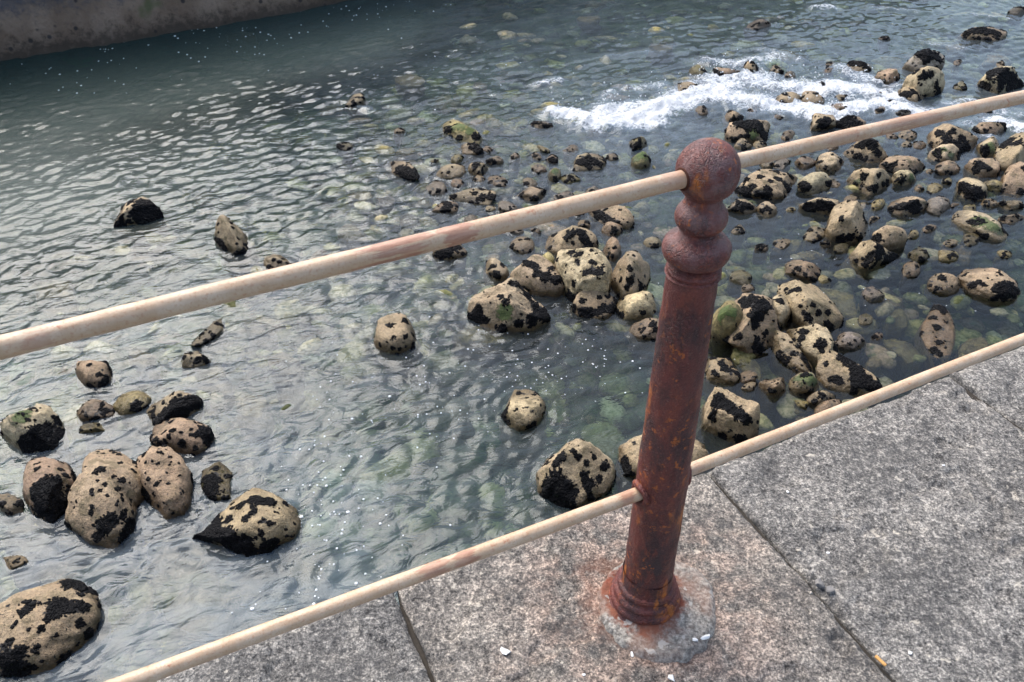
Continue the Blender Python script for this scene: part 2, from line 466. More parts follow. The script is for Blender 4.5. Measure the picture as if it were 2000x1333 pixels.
# ------------------------------------------------------------------ rock table, measured on the photograph
# (label, x, y, w, h, tilt, colour, options)   x y w h in photograph pixels; each is set down on the water plane in metres
# options: P mussel spots (a few paint shade), A algae spots, m random mussels, k height ratio, c facets, lift (stands on others), sub (lies under water), rad outline, s detail
G1, G2, G3, G4, G5 = ('boulders in the near left shallows', 'rocks piled up left of the post', 'rocks in the dark water right of the post',
                      'rocks scattered beyond the top rail', 'rocks in and behind the white surf')
G6 = 'pale stones lying under the water'
ROCKS = [
 # ---- near left shallows
 ('black capped rock alone in the rippled water at upper left', 268, 413, 106, 58, 0, 't', dict(g=G1, k=.42, P=[(285,403,24),(303,418,18),(235,395,10),(255,393,10),(272,430,9),(312,408,10)])),
 ('upright tan rock with pointed top above the rail at left', 456, 458, 72, 80, 0, 't', dict(g=G1, k=.75, c=3, cut=[((.75, -.1, .6), .5), ((-.6, -.6, .4), .6)], P=[(432,475,9),(438,486,6),(426,490,5)])),
 ('low pale double stone half hidden behind the top rail', 543, 513, 62, 30, 0, 'p', dict(g=G1, k=.3, m=.1)),
 ('brown egg shaped rock with a few round black spots', 184, 727, 74, 62, 0, 'b', dict(g=G1, k=.45, c=2, P=[(174,713,6),(210,708,7),(192,732,6),(213,722,3),(196,753,5),(173,752,4)])),
 ('narrow slanting rock dotted with a chain of black spots', 408, 654, 84, 24, 38, 'p', dict(g=G1, k=.2, P=[(436,636,5),(418,655,5),(402,667,6),(385,676,6)])),
 ('small arched rock ringed with black at its crown', 382, 702, 66, 34, 8, 'p', dict(g=G1, k=.35, P=[(356,700,7),(372,690,6),(385,705,8),(405,706,5),(395,690,5)])),
 ('peaked rock with a bright green weed strip by left edge', 64, 836, 126, 106, 0, 'p', dict(g=G1, k=.55, c=8, s=5, P=[(78,852,26),(108,860,16),(55,872,14),(95,835,10),(115,845,10)], A=[(45,803,14),(38,818,13),(52,812,8)])),  # black spots here mostly paint shade on the rock's lower side
 ('brownish smooth stone beside the yellow green stone', 186, 801, 76, 40, 6, 'b', dict(g=G1, k=.35, c=3)),
 ('thin knobbly stone just below the brownish stone', 180, 836, 54, 22, 12, 'y', dict(g=G1, k=.3, m=.15)),
 ('smooth yellow green stone slanting out of the water', 259, 787, 78, 42, 20, 'y', dict(g=G1, k=.3, c=2)),
 ('black mussel covered rock with tan ends above dotted boulder', 343, 797, 110, 58, 26, 'p', dict(g=G1, k=.4, P=[(345,800,20),(318,815,13),(376,775,10),(372,795,9),(340,784,7),(302,822,9),(360,780,6)])),
 ('rounded brown boulder with black dots under mussel rock', 357, 850, 126, 76, 0, 'b', dict(g=G1, k=.4, c=0, P=[(395,843,11),(405,862,10),(355,868,9),(312,867,8),(303,857,5),(380,852,4),(322,860,3),(340,840,3),(372,838,3)])),
 ('boulder with a large black patch left of hourglass boulder', 101, 953, 112, 134, 0, 'b', dict(g=G1, k=.5, c=0, s=5, P=[(88,965,26),(75,988,20),(102,945,16),(130,928,8),(138,957,7),(125,985,8),(127,1003,7),(100,985,16),(70,955,12)])),
 ('tall tan hourglass boulder with black spots, largest of left cluster', 210, 967, 196, 142, 66, 'b', dict(g=G1, k=.45, c=-1, s=5, rad=[1.02,1.0,.80,.56,.82,1.1,1.06,1.1,.86,.60,.80,.98],
    P=[(195,916,10),(265,905,7),(235,905,6),(233,888,4),(240,937,6),(205,945,4),(228,957,4),(205,1025,15),(220,1015,11),(240,1005,7),(190,1050,11),(246,1046,16),(256,1022,8),(178,1002,5),(157,1048,5),(238,975,4),(222,930,3),(190,940,3)])),
 ('tan pear shaped boulder, rightmost of the left cluster', 322, 942, 114, 140, 0, 'b', dict(g=G1, k=.6, c=2, s=5, P=[(367,890,8),(376,930,6),(330,945,4),(350,905,4),(357,960,4),(310,905,3)])),
 ('small dark rock with olive tip right of pear shaped boulder', 424, 939, 62, 78, 0, 'o', dict(g=G1, k=.35, c=6, P=[(415,935,16),(410,955,13),(447,930,6),(416,972,7),(420,915,8)])),
 ('wedge shaped black and tan boulder in milky water', 482, 1024, 212, 132, 14, 't', dict(g=G1, k=.36, c=5, s=5, rad=[1.08,1.0,.9,.9,.95,1.0,1.12,.98,.86,.86,.96,1.06],
    P=[(500,975,17),(530,980,12),(562,978,8),(472,987,10),(415,1040,22),(440,1048,19),(475,1062,17),(492,1078,12),(520,1067,10),(480,1013,8),(495,1000,8),(525,1022,7),(510,1045,5),(447,1015,8),(398,1048,12),(546,1065,4),(455,1080,10),(540,1000,4),(508,1020,4)])),
 ('dotted stone cut by left picture edge beside black patched boulder', 18, 987, 64, 46, 0, 't', dict(g=G1, k=.35, P=[(6,982,6),(40,982,8)])),
 ('small tan stone awash at the left picture edge', 30, 1095, 50, 34, 15, 't', dict(g=G1, k=.2)),
 ('huge tan boulder with black blotches in the lower left corner', 74, 1224, 284, 168, 24, 't', dict(g=G1, k=.30, c=-1, s=5, P=[(140,1140,22),(166,1150,16),(110,1180,17),(127,1190,17),(160,1186,13),(60,1180,12),(45,1195,9),(190,1162,10),(100,1200,12),(12,1292,26),(72,1265,7),(42,1272,9),(20,1252,7),(80,1228,5),(30,1215,5),(110,1240,4)])),  # spot in the bottom left corner paints shadow along with mussels
 # ---- centre
 ('round tan rock with eye like black spots in swirling water', 773, 655, 84, 72, 0, 't', dict(g=G2, k=.5, c=2, P=[(763,636,6),(792,627,8),(770,660,5),(791,658,5),(780,682,3),(768,680,3)])),
 ('pale yellowish rock half awash in mid water', 1021, 798, 92, 86, 0, 'p', dict(g=G2, k=.35, c=5, P=[(1013,769,6),(1027,778,3),(1008,801,4)])),
 ('large tan boulder blotched with black just left of the post', 1124, 924, 156, 140, 0, 't', dict(g=G2, k=.5, c=1, s=5, P=[(1085,950,26),(1102,968,22),(1077,972,18),(1095,890,12),(1085,903,9),(1150,945,13),(1170,935,8),(1182,910,10),(1140,926,7),(1120,880,6),(1130,895,7),(1070,905,7),(1146,905,7),(1160,893,7),(1070,880,6)])),
 ('wide tan rock showing on both sides behind the post', 1296, 890, 186, 92, 0, 't', dict(g=G2, k=.35, c=3, m=.2)),
 ('black and tan rock under the middle of the top rail', 878, 490, 70, 42, 0, 't', dict(g=G2, k=.4, P=[(860,495,12),(872,492,10),(884,485,9),(858,480,8)])),
 ('small pale rock with black loops at left of the pile', 969, 528, 54, 42, -15, 'p', dict(g=G2, k=.4, P=[(960,520,6),(966,533,6),(972,540,8),(950,513,5)])),
 ('broad rock with a black mussel band in the pile', 1055, 541, 122, 62, -12, 't', dict(g=G2, k=.42, c=4, lift=.03, P=[(1030,514,10),(1045,520,9),(1050,534,9),(1066,541,11),(1085,546,11),(1100,549,11),(1076,525,8)])),
 ('hump backed rock with black crest at back of pile', 1116, 473, 106, 62, 0, 't', dict(g=G2, k=.45, c=4, P=[(1082,459,7),(1110,460,10),(1135,452,12),(1142,468,9),(1152,481,7),(1120,475,4)])),
 ('pale flat topped block on top of the pile', 1138, 518, 116, 76, -18, 'p', dict(g=G2, k=.34, c=3, lift=.16, cut=[((-.05, -.5, .86), .5), ((.25, -.9, -.1), .72), ((-.9, -.2, 0), .8)], P=[(1116,493,8),(1133,496,7),(1128,510,6),(1148,532,10),(1168,531,10),(1160,515,5),(1088,508,5),(1120,556,5)])),
 ('pyramid shaped rock at right of the pile', 1231, 540, 80, 80, 0, 't', dict(g=G2, k=.65, c=7, lift=.05, P=[(1230,525,6),(1232,549,8),(1252,560,9),(1213,546,6),(1245,576,5),(1226,562,6)])),
 ('rock with black dots at the foot of the pile', 1161, 588, 94, 72, 0, 't', dict(g=G2, k=.4, c=4, P=[(1150,609,8),(1166,611,7),(1120,602,8),(1191,606,7),(1170,581,5),(1136,588,6),(1186,580,4)])),
 ('clean cream coloured angular rock next to the post', 1240, 598, 84, 56, 8, 'c', dict(g=G2, k=.5, c=9, P=[(1258,612,5)])),
 ('big dark pyramid rock with green weed in its middle', 995, 602, 164, 98, 0, 't', dict(g=G2, k=.5, c=7, s=5, rad=[1.05,.95,.85,.8,.85,.95,1.08,1,.95,.9,.95,1.0],
    P=[(935,602,10),(930,615,12),(950,625,9),(1015,560,10),(1003,556,9),(1030,580,12),(1045,600,12),(1056,615,12),(1068,622,9),(978,578,7),(985,590,8),(1040,625,12),(1012,632,10),(976,645,8)], A=[(985,612,15),(992,606,10)])),
 ('brown rock touching the left side of the post', 1263, 643, 70, 44, 0, 'b', dict(g=G2, k=.4, P=[(1275,633,9)])),
 ('round brown pebble between pile and post top', 1196, 447, 42, 30, 0, 'b', dict(g=G2, k=.45, c=1)),
 ('upright rounded stone behind the pyramid rock', 1196, 487, 36, 48, 0, 'b', dict(g=G2, k=.7, c=1, P=[(1196,500,3)])),
 ('small oval tan stone near the post collar', 1275, 474, 38, 22, -10, 'p', dict(g=G2, k=.4, c=1)),
 ('tiny yellow green stone wedged into the pile', 1070, 507, 28, 28, 0, 'y', dict(g=G2, k=.5, c=1, lift=.04)),
 ('tan rock with a black diagonal stripe under the rail', 1193, 421, 98, 44, -18, 't', dict(g=G2, k=.35, P=[(1170,420,8),(1182,425,8),(1194,430,7),(1165,412,6)])),
 # ---- beyond the top rail, left to middle
 ('long flat tan rock with black ends beyond the rail', 923, 385, 94, 32, -2, 't', dict(g=G4, k=.25, P=[(885,385,5),(928,378,5),(960,385,7)])),
 ('low black topped rock left of the long flat rock', 868, 407, 58, 22, 8, 't', dict(g=G4, k=.25, m=.4)),
 ('smooth ochre rock with wet flank above the long flat rock', 881, 336, 60, 30, 5, 't', dict(g=G4, k=.35, c=2)),
 ('squat rock blotched black beside the ochre rock', 935, 329, 42, 34, 0, 't', dict(g=G4, k=.5, P=[(930,322,6),(942,335,5),(925,330,4)])),
 ('small rock with black left end behind the squat rock', 966, 314, 36, 18, 0, 't', dict(g=G4, k=.4, P=[(955,313,6)])),
 ('dark rock with tan side below the green humped rock', 923, 291, 46, 26, 0, 't', dict(g=G4, k=.4, P=[(925,282,8),(935,288,9),(940,296,7)])),
 ('green weed covered humped rock with a black toe', 904, 256, 84, 42, -22, 'y', dict(g=G4, k=.35, A=[(900,245,16),(885,250,8),(918,255,10)], P=[(930,268,8),(875,252,8)])),
 ('two toned black mussel rock left of the ochre rock', 788, 331, 72, 32, -24, 't', dict(g=G4, k=.3, P=[(780,328,8),(795,337,12),(808,342,9),(768,320,5),(785,335,8)])),
 ('small dark rock in the water left of mussel rock', 673, 287, 34, 16, 0, 'o', dict(g=G4, k=.3, m=.5)),
 ('lone tan rock farthest left beyond the rail', 694, 196, 42, 26, 10, 't', dict(g=G4, k=.4, P=[(690,203,4)])),
 ('thin black rock left of the surf line', 1058, 245, 48, 16, -4, 'b', dict(g=G4, k=.25, m=.7)),
 ('dark round tufted rock below the surf', 1246, 281, 38, 28, 0, 'o', dict(g=G4, k=.5, m=.9)),
 ('round rock with bright green cap left of the ball', 1251, 314, 40, 36, 0, 'o', dict(g=G4, k=.6, c=1, A=[(1250,304,14),(1243,312,8)])),
 ('small black rock left of the tan and black rock', 1078, 312, 26, 18, 0, 'b', dict(g=G4, k=.45, m=.9)),
 ('tan and black mottled rock between black rock and green cap', 1150, 318, 70, 34, 5, 't', dict(g=G4, k=.35, P=[(1140,316,8),(1152,312,9),(1165,315,9),(1150,325,6)])),
 ('olive round stone below the small black rock', 1083, 343, 26, 28, 0, 'o', dict(g=G4, k=.6, c=1, A=[(1085,335,8)])),
 ('low mottled rock right of the olive round stone', 1112, 350, 46, 20, 5, 'y', dict(g=G4, k=.3, m=.4)),
 ('tan rock with a dark crest just above the rail', 1036, 380, 62, 30, 0, 't', dict(g=G4, k=.35, m=.2)),
 ('small tan stone above the green humped rock', 780, 257, 24, 14, 10, 't', dict(g=G4, k=.4)),
 # ---- in and behind the surf
 ('black topped block, upper one of the stacked pair', 1803, 118, 82, 46, 0, 'g', dict(g=G5, k=.5, c=7, lift=.02, P=[(1780,105,8),(1800,104,10),(1820,106,10),(1835,115,8),(1810,115,8)])),
 ('tall pale block under the black topped block', 1799, 158, 84, 68, 0, 'p', dict(g=G5, k=.7, c=7, P=[(1790,140,7),(1805,150,7),(1775,145,5),(1820,145,6),(1830,165,6)])),
 ('brown rounded rock left of the stacked pair', 1731, 152, 54, 34, 0, 'b', dict(g=G5, k=.5, c=2)),
 ('rock with black face at the foot of the stacked pair', 1778, 185, 58, 36, -20, 't', dict(g=G5, k=.4, P=[(1770,183,8),(1785,180,6),(1762,188,6)])),
 ('dark domed rock at the right edge above the rail', 1955, 158, 94, 54, 0, 'p', dict(g=G5, k=.5, P=[(1940,140,10),(1960,145,12),(1975,155,12),(1955,165,8),(1985,165,10),(1935,150,6)])),
 ('long low black crowned rock near the top right corner', 1920, 67, 94, 28, 0, 't', dict(g=G5, k=.28, P=[(1905,60,8),(1920,58,9),(1935,60,9),(1890,65,6),(1948,66,6)])),
 ('lone dark brown rock near the top edge', 1480, 49, 52, 20, 8, 'd', dict(g=G5, k=.3, c=3)),
 ('small rock cut by the upper right corner', 1987, 22, 38, 18, 0, 'd', dict(g=G5, k=.35, m=.3)),
 ('dark peaked rock behind the surf left of brown rock', 1677, 130, 58, 28, 0, 't', dict(g=G5, k=.4, P=[(1665,122,7),(1680,122,8),(1692,130,7)])),
 ('pointed rock standing behind the surf line', 1468, 132, 36, 30, 0, 't', dict(g=G5, k=.6, c=6, m=.3)),
 ('brown rock left of the pointed surf rock', 1419, 142, 56, 24, 0, 'b', dict(g=G5, k=.4, m=.2)),
 ('olive rock at the left end of the surf rocks', 1363, 140, 36, 26, 0, 'o', dict(g=G5, k=.4, c=2)),
 ('tan rock washed over by foam at the surf left', 1342, 173, 48, 26, 0, 't', dict(g=G5, k=.3, c=2)),
 ('small black speckled stone right of the pointed surf rock', 1517, 138, 30, 20, 0, 't', dict(g=G5, k=.4, m=.4)),
 ('tiny tan stone next to the speckled surf stone', 1543, 148, 24, 14, 0, 't', dict(g=G5, k=.4)),
 ('left one of two ochre stones inside the foam', 1540, 194, 56, 28, 0, 't', dict(g=G5, k=.35, c=2)),
 ('right one of two ochre stones inside the foam', 1585, 194, 52, 30, -10, 't', dict(g=G5, k=.4, c=2)),
 ('small dark stone in the foam above the ochre stones', 1601, 165, 26, 16, 0, 'd', dict(g=G5, k=.4, m=.6)),
 ('brown stone at the lower edge of the foam', 1640, 212, 48, 20, 0, 'b', dict(g=G5, k=.35)),
 ('small black stone right of the foam', 1735, 201, 26, 14, 0, 'd', dict(g=G5, k=.4, m=.8)),
 ('black stone just above the right top rail', 1761, 223, 36, 16, 0, 'd', dict(g=G5, k=.4, m=.8)),
 ('grey stone in the far water left of dark domed rock', 1728, 75, 24, 10, 0, 'd', dict(g=G5, k=.3, m=.5)),
 # ---- right of the post
 ('small black rock perched behind the green flanked rock', 1433, 228, 38, 28, 0, 'b', dict(g=G3, k=.5, m=.8)),
 ('green flanked rock with black top right above the ball', 1459, 254, 88, 52, 0, 't', dict(g=G3, k=.45, P=[(1460,239,15),(1480,246,12),(1490,260,10),(1440,241,8)], A=[(1470,263,10)])),
 ('pale pebble under the green flanked rock', 1451, 283, 36, 24, 0, 'p', dict(g=G3, k=.45, c=1)),
 ('pale oval stone right of the pale pebble', 1484, 284, 28, 18, 0, 'p', dict(g=G3, k=.4, c=1)),
 ('rock with a dark hollow touching the lower foam', 1608, 239, 52, 38, 0, 't', dict(g=G3, k=.5, P=[(1610,240,10),(1618,232,7)])),
 ('black rock partly behind the right top rail', 1654, 243, 74, 30, 0, 'b', dict(g=G3, k=.4, P=[(1640,240,9),(1655,236,10),(1672,240,9)])),
 ('speckled boulder directly under the right top rail', 1692, 293, 92, 58, 0, 't', dict(g=G3, k=.45, P=[(1690,275,9),(1705,283,8),(1715,300,6),(1675,285,6)])),
 ('yellowish dotted stone under the right rail', 1622, 318, 58, 38, -5, 'p', dict(g=G3, k=.45, c=2, m=.15)),
 ('smooth tan stone with green rear left of the big tan boulder', 1590, 357, 66, 44, 6, 'p', dict(g=G3, k=.45, c=2, A=[(1568,345,8)])),
 ('dull stone between smooth tan stone and rail', 1573, 319, 44, 24, 0, 'b', dict(g=G3, k=.35)),
 ('wide flat rock peppered with black right of the ball', 1497, 358, 128, 64, 0, 't', dict(g=G3, k=.3, c=4, s=5, P=[(1455,350,6),(1470,365,6),(1485,345,6),(1500,372,7),(1520,350,7),(1535,362,6),(1545,375,6),(1480,378,6),(1515,335,7),(1545,345,6),(1460,380,6),(1505,355,5)])),
 ('low mottled rock against the post neck', 1450, 404, 62, 32, 0, 't', dict(g=G3, k=.35, P=[(1445,398,8),(1460,402,8),(1435,408,5)])),
 ('black and tan rock left above the big tan boulder', 1600, 399, 80, 40, -8, 't', dict(g=G3, k=.4, P=[(1615,395,10),(1600,402,8),(1625,403,8),(1585,408,6)])),
 ('tan rock with green hollow above the big tan boulder', 1697, 353, 90, 58, -5, 't', dict(g=G3, k=.5, c=4, P=[(1685,345,6),(1715,345,5),(1700,368,5),(1670,360,4),(1725,360,5)], A=[(1673,357,8)])),
 ('big plain tan boulder right of the post neck', 1654, 434, 98, 82, 0, 't', dict(g=G3, k=.55, c=5, s=5, m=.02)),
 ('flat tan stone with smooth back by the dark pool', 1761, 323, 90, 38, -6, 'b', dict(g=G3, k=.35, c=1)),
 ('pale stone with green ends below the flat tan stone', 1764, 347, 50, 32, 0, 'p', dict(g=G3, k=.5, c=1, A=[(1782,346,8)])),
 ('black speckled rock at the edge of the dark pool', 1771, 404, 76, 40, -8, 't', dict(g=G3, k=.4, P=[(1765,400,9),(1780,405,9),(1790,400,7),(1755,405,6)])),
 ('pale smooth stone awash beside black speckled rock', 1831, 402, 50, 38, 0, 'g', dict(g=G3, k=.3, c=1)),
 ('brown oval stone under the green striped stone', 1850, 329, 52, 30, 0, 'b', dict(g=G3, k=.4, c=1)),
 ('large speckled boulder at right behind green striped stone', 1857, 271, 100, 60, -18, 't', dict(g=G3, k=.45, c=4, P=[(1835,260,8),(1850,272,8),(1868,280,8),(1880,270,8),(1860,258,6),(1890,285,6),(1845,285,6)])),
 ('green striped pale stone before the large speckled boulder', 1843, 300, 64, 36, 0, 'p', dict(g=G3, k=.45, c=1, A=[(1834,297,8),(1858,304,9),(1845,292,6)])),
 ('pale stone with green right side', 1930, 291, 50, 40, 0, 'p', dict(g=G3, k=.5, A=[(1938,288,13)])),
 ('big rock at the right edge with a black upper side', 1974, 300, 72, 74, 0, 't', dict(g=G3, k=.6, c=4, P=[(1970,275,10),(1985,280,10),(1960,285,7)])),
 ('rock with black notch below the pale green sided stone', 1918, 330, 74, 38, -6, 't', dict(g=G3, k=.45, P=[(1915,320,8),(1930,328,7),(1905,332,6)])),
 ('brown boulder cut by right edge below the big rock', 1982, 354, 60, 68, 0, 'b', dict(g=G3, k=.6, c=3, m=.2)),
 ('white and black blotched rock left of yellowish stone', 1897, 371, 66, 44, -10, 'p', dict(g=G3, k=.45, P=[(1885,362,8),(1895,378,8),(1910,370,7),(1915,383,6)])),
 ('yellowish stone right of the blotched rock', 1938, 363, 46, 26, 0, 'y', dict(g=G3, k=.4, c=1)),
 ('small stone at right edge above the long green stone', 1973, 399, 52, 26, -8, 't', dict(g=G3, k=.4, m=.2)),
 ('dull stone at right edge beside the long green stone', 1974, 428, 54, 24, 0, 'b', dict(g=G3, k=.3)),
 ('long pale stone with green back pointing down right', 1913, 440, 118, 42, -22, 'p', dict(g=G3, k=.3, c=2, A=[(1915,432,16),(1935,442,14),(1952,452,10)])),
 ('tan rock behind foam strip at far right', 1931, 252, 68, 32, 0, 'b', dict(g=G3, k=.4, m=.3)),
 ('rounded tan rock behind the black faced rock', 1736, 460, 72, 38, 0, 't', dict(g=G3, k=.5, c=2, lift=.05)),
 ('black faced rock casting a dark reflection in the pool', 1706, 495, 114, 64, 0, 't', dict(g=G3, k=.5, c=7, P=[(1720,485,12),(1735,478,10),(1746,490,12),(1716,500,10),(1700,502,7),(1741,510,10),(1725,515,9),(1690,515,6)])),
 ('oval brown rock with one black mark in the pool', 1567, 527, 74, 36, -10, 'b', dict(g=G3, k=.35, c=2, P=[(1558,525,5)])),
 ('small brown stone beside the dark reflection', 1780, 527, 36, 34, 0, 'b', dict(g=G3, k=.3, c=1)),
 ('long tan rock with mussels on its right end', 1927, 553, 136, 56, -22, 't', dict(g=G3, k=.35, c=2, s=5, P=[(1878,527,5),(1912,551,5),(1920,556,4),(1962,561,11),(1976,558,9),(1960,576,9),(1982,576,8),(1955,536,5),(1945,562,6)])),
 ('rounded stone left of the long mussel ended rock', 1843, 554, 66, 42, -5, 'b', dict(g=G3, k=.4, c=1)),
 ('long slanting tan rock at the top of the right pile', 1579, 594, 148, 72, -36, 't', dict(g=G3, k=.4, c=4, s=5, lift=.04, P=[(1559,565,6),(1545,569,6),(1535,565,5),(1600,611,6),(1580,622,7),(1570,611,5),(1616,610,5),(1590,595,4)])),
 ('pale round stone wedged between mussel rock and slanting rock', 1519, 603, 52, 58, 0, 'p', dict(g=G3, k=.6, c=2, lift=.04)),
 ('big rock crowned with a black mussel cluster by the post', 1458, 630, 138, 118, 0, 'b', dict(g=G3, k=.5, c=4, s=5, P=[(1465,590,12),(1480,600,11),(1500,600,7),(1475,618,8),(1488,620,6),(1472,634,7),(1442,657,7),(1450,586,9),(1495,590,7),(1456,596,8)])),
 ('round weed grown knob leaning on the mussel crowned rock', 1420, 620, 64, 66, 0, 'o', dict(g=G3, k=.7, c=1, lift=.08, A=[(1415,605,14),(1433,610,11),(1405,620,8)])),
 ('pale pitted boulder with black holes in the right pile', 1587, 665, 132, 58, -32, 'p', dict(g=G3, k=.4, c=3, s=5, lift=.03, P=[(1565,661,8),(1605,673,8),(1575,650,4),(1630,681,9),(1560,640,6),(1549,665,5),(1605,686,4)])),
 ('long narrow block lying below the pale pitted boulder', 1541, 688, 128, 44, -36, 'p', dict(g=G3, k=.32, c=6, s=5, P=[(1503,656,8),(1550,691,6),(1520,691,5),(1541,701,4)])),
 ('tan slab with a ridge of mussels above the lower rail', 1652, 736, 152, 78, -36, 't', dict(g=G3, k=.3, c=4, s=5, P=[(1645,698,10),(1660,705,10),(1672,722,11),(1672,738,9),(1690,740,9),(1696,753,9),(1710,755,9),(1722,763,9)])),
 ('grey brown oval stone right of the pitted boulder', 1659, 666, 62, 36, -5, 'g', dict(g=G3, k=.35, c=1)),
 ('stone with brown stripe left of the green topped stone', 1510, 752, 58, 42, 0, 't', dict(g=G3, k=.5, c=3, m=.1)),
 ('green topped round stone in the right pile', 1571, 748, 62, 44, 0, 'p', dict(g=G3, k=.5, c=1, A=[(1574,737,16),(1590,746,9),(1556,740,8)])),
 ('small blotched stone below the green topped stone', 1603, 778, 56, 32, 8, 't', dict(g=G3, k=.45, c=2, P=[(1608,773,6),(1592,785,4)])),
 ('brown stone tucked under the lower rail', 1618, 797, 60, 34, 15, 'b', dict(g=G3, k=.4, c=2)),
 ('big upright boulder with a black collar right of the post', 1421, 813, 118, 112, 0, 't', dict(g=G3, k=.6, c=5, s=5, P=[(1398,782,11),(1415,790,11),(1430,800,11),(1446,810,10),(1459,822,8),(1395,808,7),(1402,776,8),(1392,820,5)])),
 ('black holed rock half awash right beside the post', 1410, 724, 76, 54, -20, 't', dict(g=G3, k=.3, P=[(1395,699,7),(1420,722,10),(1410,710,6),(1380,705,6)])),
 ('tall mottled rock standing awash near the lower rail', 1831, 650, 72, 116, 0, 'b', dict(g=G3, k=.15, c=3, P=[(1825,620,7),(1830,640,7),(1835,670,6),(1832,690,6)])),
 # ---- stones under the water
 ('pale yellow stone under the ripples at far left', 105, 568, 78, 42, 0, 'y', dict(g=G6, sub=.03)),
 ('submerged stone trailing from the small arched rock', 404, 732, 80, 44, 10, 'y', dict(g=G6, sub=.04)),
 ('large pale stone under milky water below wedge boulder', 375, 1185, 130, 105, 0, 'y', dict(g=G6, sub=.10)),
 ('faint stone under milky water above the lower rail', 600, 1130, 80, 66, 0, 'y', dict(g=G6, sub=.10)),
 ('broad pale stone under water at left edge below cluster', 52, 1050, 110, 70, 0, 'p', dict(g=G6, sub=.05)),
 ('bright ring like stone under the swirl in the middle left', 555, 705, 66, 42, 10, 'p', dict(g=G6, sub=.02)),
 ('pale stone under water beside the ring like stone', 505, 628, 66, 26, 0, 'y', dict(g=G6, sub=.03)),
 ('ochre spotted stone just under water right of mussel rock', 490, 790, 66, 46, 0, 'y', dict(g=G6, sub=.02)),
 ('pale stone seen under the rail left of centre', 275, 690, 52, 34, 0, 'y', dict(g=G6, sub=.03)),
 ('yellowish stones edge under water left of round tan rock', 690, 455, 62, 36, 0, 'y', dict(g=G6, sub=.04)),
 ('submerged skirt of rock below the big dark pyramid', 945, 650, 120, 44, 0, 'y', dict(g=G6, sub=.03)),
 ('pale submerged slab behind the long slanting rock', 1636, 584, 112, 56, -22, 'y', dict(g=G6, sub=.015)),
 ('yellow stone under the pool right of the pitted boulder', 1682, 636, 66, 34, 0, 'y', dict(g=G6, sub=.04)),
 ('pale green flat stone under the pool surface', 1733, 585, 76, 26, -4, 'p', dict(g=G6, sub=.015)),
 ('green rounded stone deep in the pool', 1752, 622, 46, 44, 0, 'y', dict(g=G6, sub=.06)),
 ('slanting submerged stone left of the tall mottled rock', 1763, 686, 92, 40, -22, 'y', dict(g=G6, sub=.04)),
 ('olive stone under water touching the right lower rail', 1903, 678, 68, 38, 15, 'y', dict(g=G6, sub=.02)),
 ('small white stone under water below the yellow stone', 1708, 706, 32, 24, 0, 'p', dict(g=G6, sub=.02)),
 ('small yellow stone under water by the brown tucked stone', 1570, 800, 40, 20, 10, 'y', dict(g=G6, sub=.04)),
 ('mottled yellow stone under water between black holed rock and block', 1462, 716, 76, 40, -38, 'y', dict(g=G6, sub=.02)),
 ('pale pointed stone under water right of the post collar', 1538, 481, 62, 28, 0, 'y', dict(g=G6, sub=.03)),
 ('ochre stone under water above the oval brown rock', 1580, 498, 62, 22, -5, 'y', dict(g=G6, sub=.02)),
 ('dark banded stone under water right of black faced rock', 1868, 494, 64, 36, -18, 'b', dict(g=G6, sub=.03)),
 ('grey stone under ripples left below the rail middle', 800, 431, 42, 30, 0, 'g', dict(g=G6, sub=.03)),
 ('pale stone under ripples near the left rail', 705, 387, 46, 22, 0, 'y', dict(g=G6, sub=.04)),
 ('pinkish stone under ripples right of the pale one', 752, 391, 40, 18, 0, 'b', dict(g=G6, sub=.03)),
 ('yellowish stone under water under far foam at right', 1865, 95, 40, 14, 0, 'p', dict(g=G6, sub=.03)),
 ('wide pale stone under water in the far right stream', 1950, 118, 56, 18, 0, 'p', dict(g=G6, sub=.03)),
 ('ochre stone under water near the top edge middle', 1150, 40, 46, 14, 0, 'y', dict(g=G6, sub=.03)),
 ('ochre stone under water left of the pointed surf rock', 1290, 95, 50, 16, 0, 'y', dict(g=G6, sub=.03)),
 ('pale stone under water in front of the far harbour wall', 470, 72, 60, 14, 0, 'y', dict(g=G6, sub=.05)),
 ('pale stones crown under water left of the surf', 800, 158, 60, 24, 0, 'y', dict(g=G6, sub=.03)),
 ('thin ochre stone under water below lone tan rock', 790, 297, 44, 12, 12, 'y', dict(g=G6, sub=.02)),
 ('pale stone under water below the lower surf edge', 1120, 455, 50, 26, 0, 'y', dict(g=G6, sub=.03)),
]
_rf = np.random.RandomState(77)                        # more plain little stones awash between the measured ones
_named = [r for r in ROCKS if len(r[0].split()) <= 10 and r[7].get('sub') is None]
_used = set()
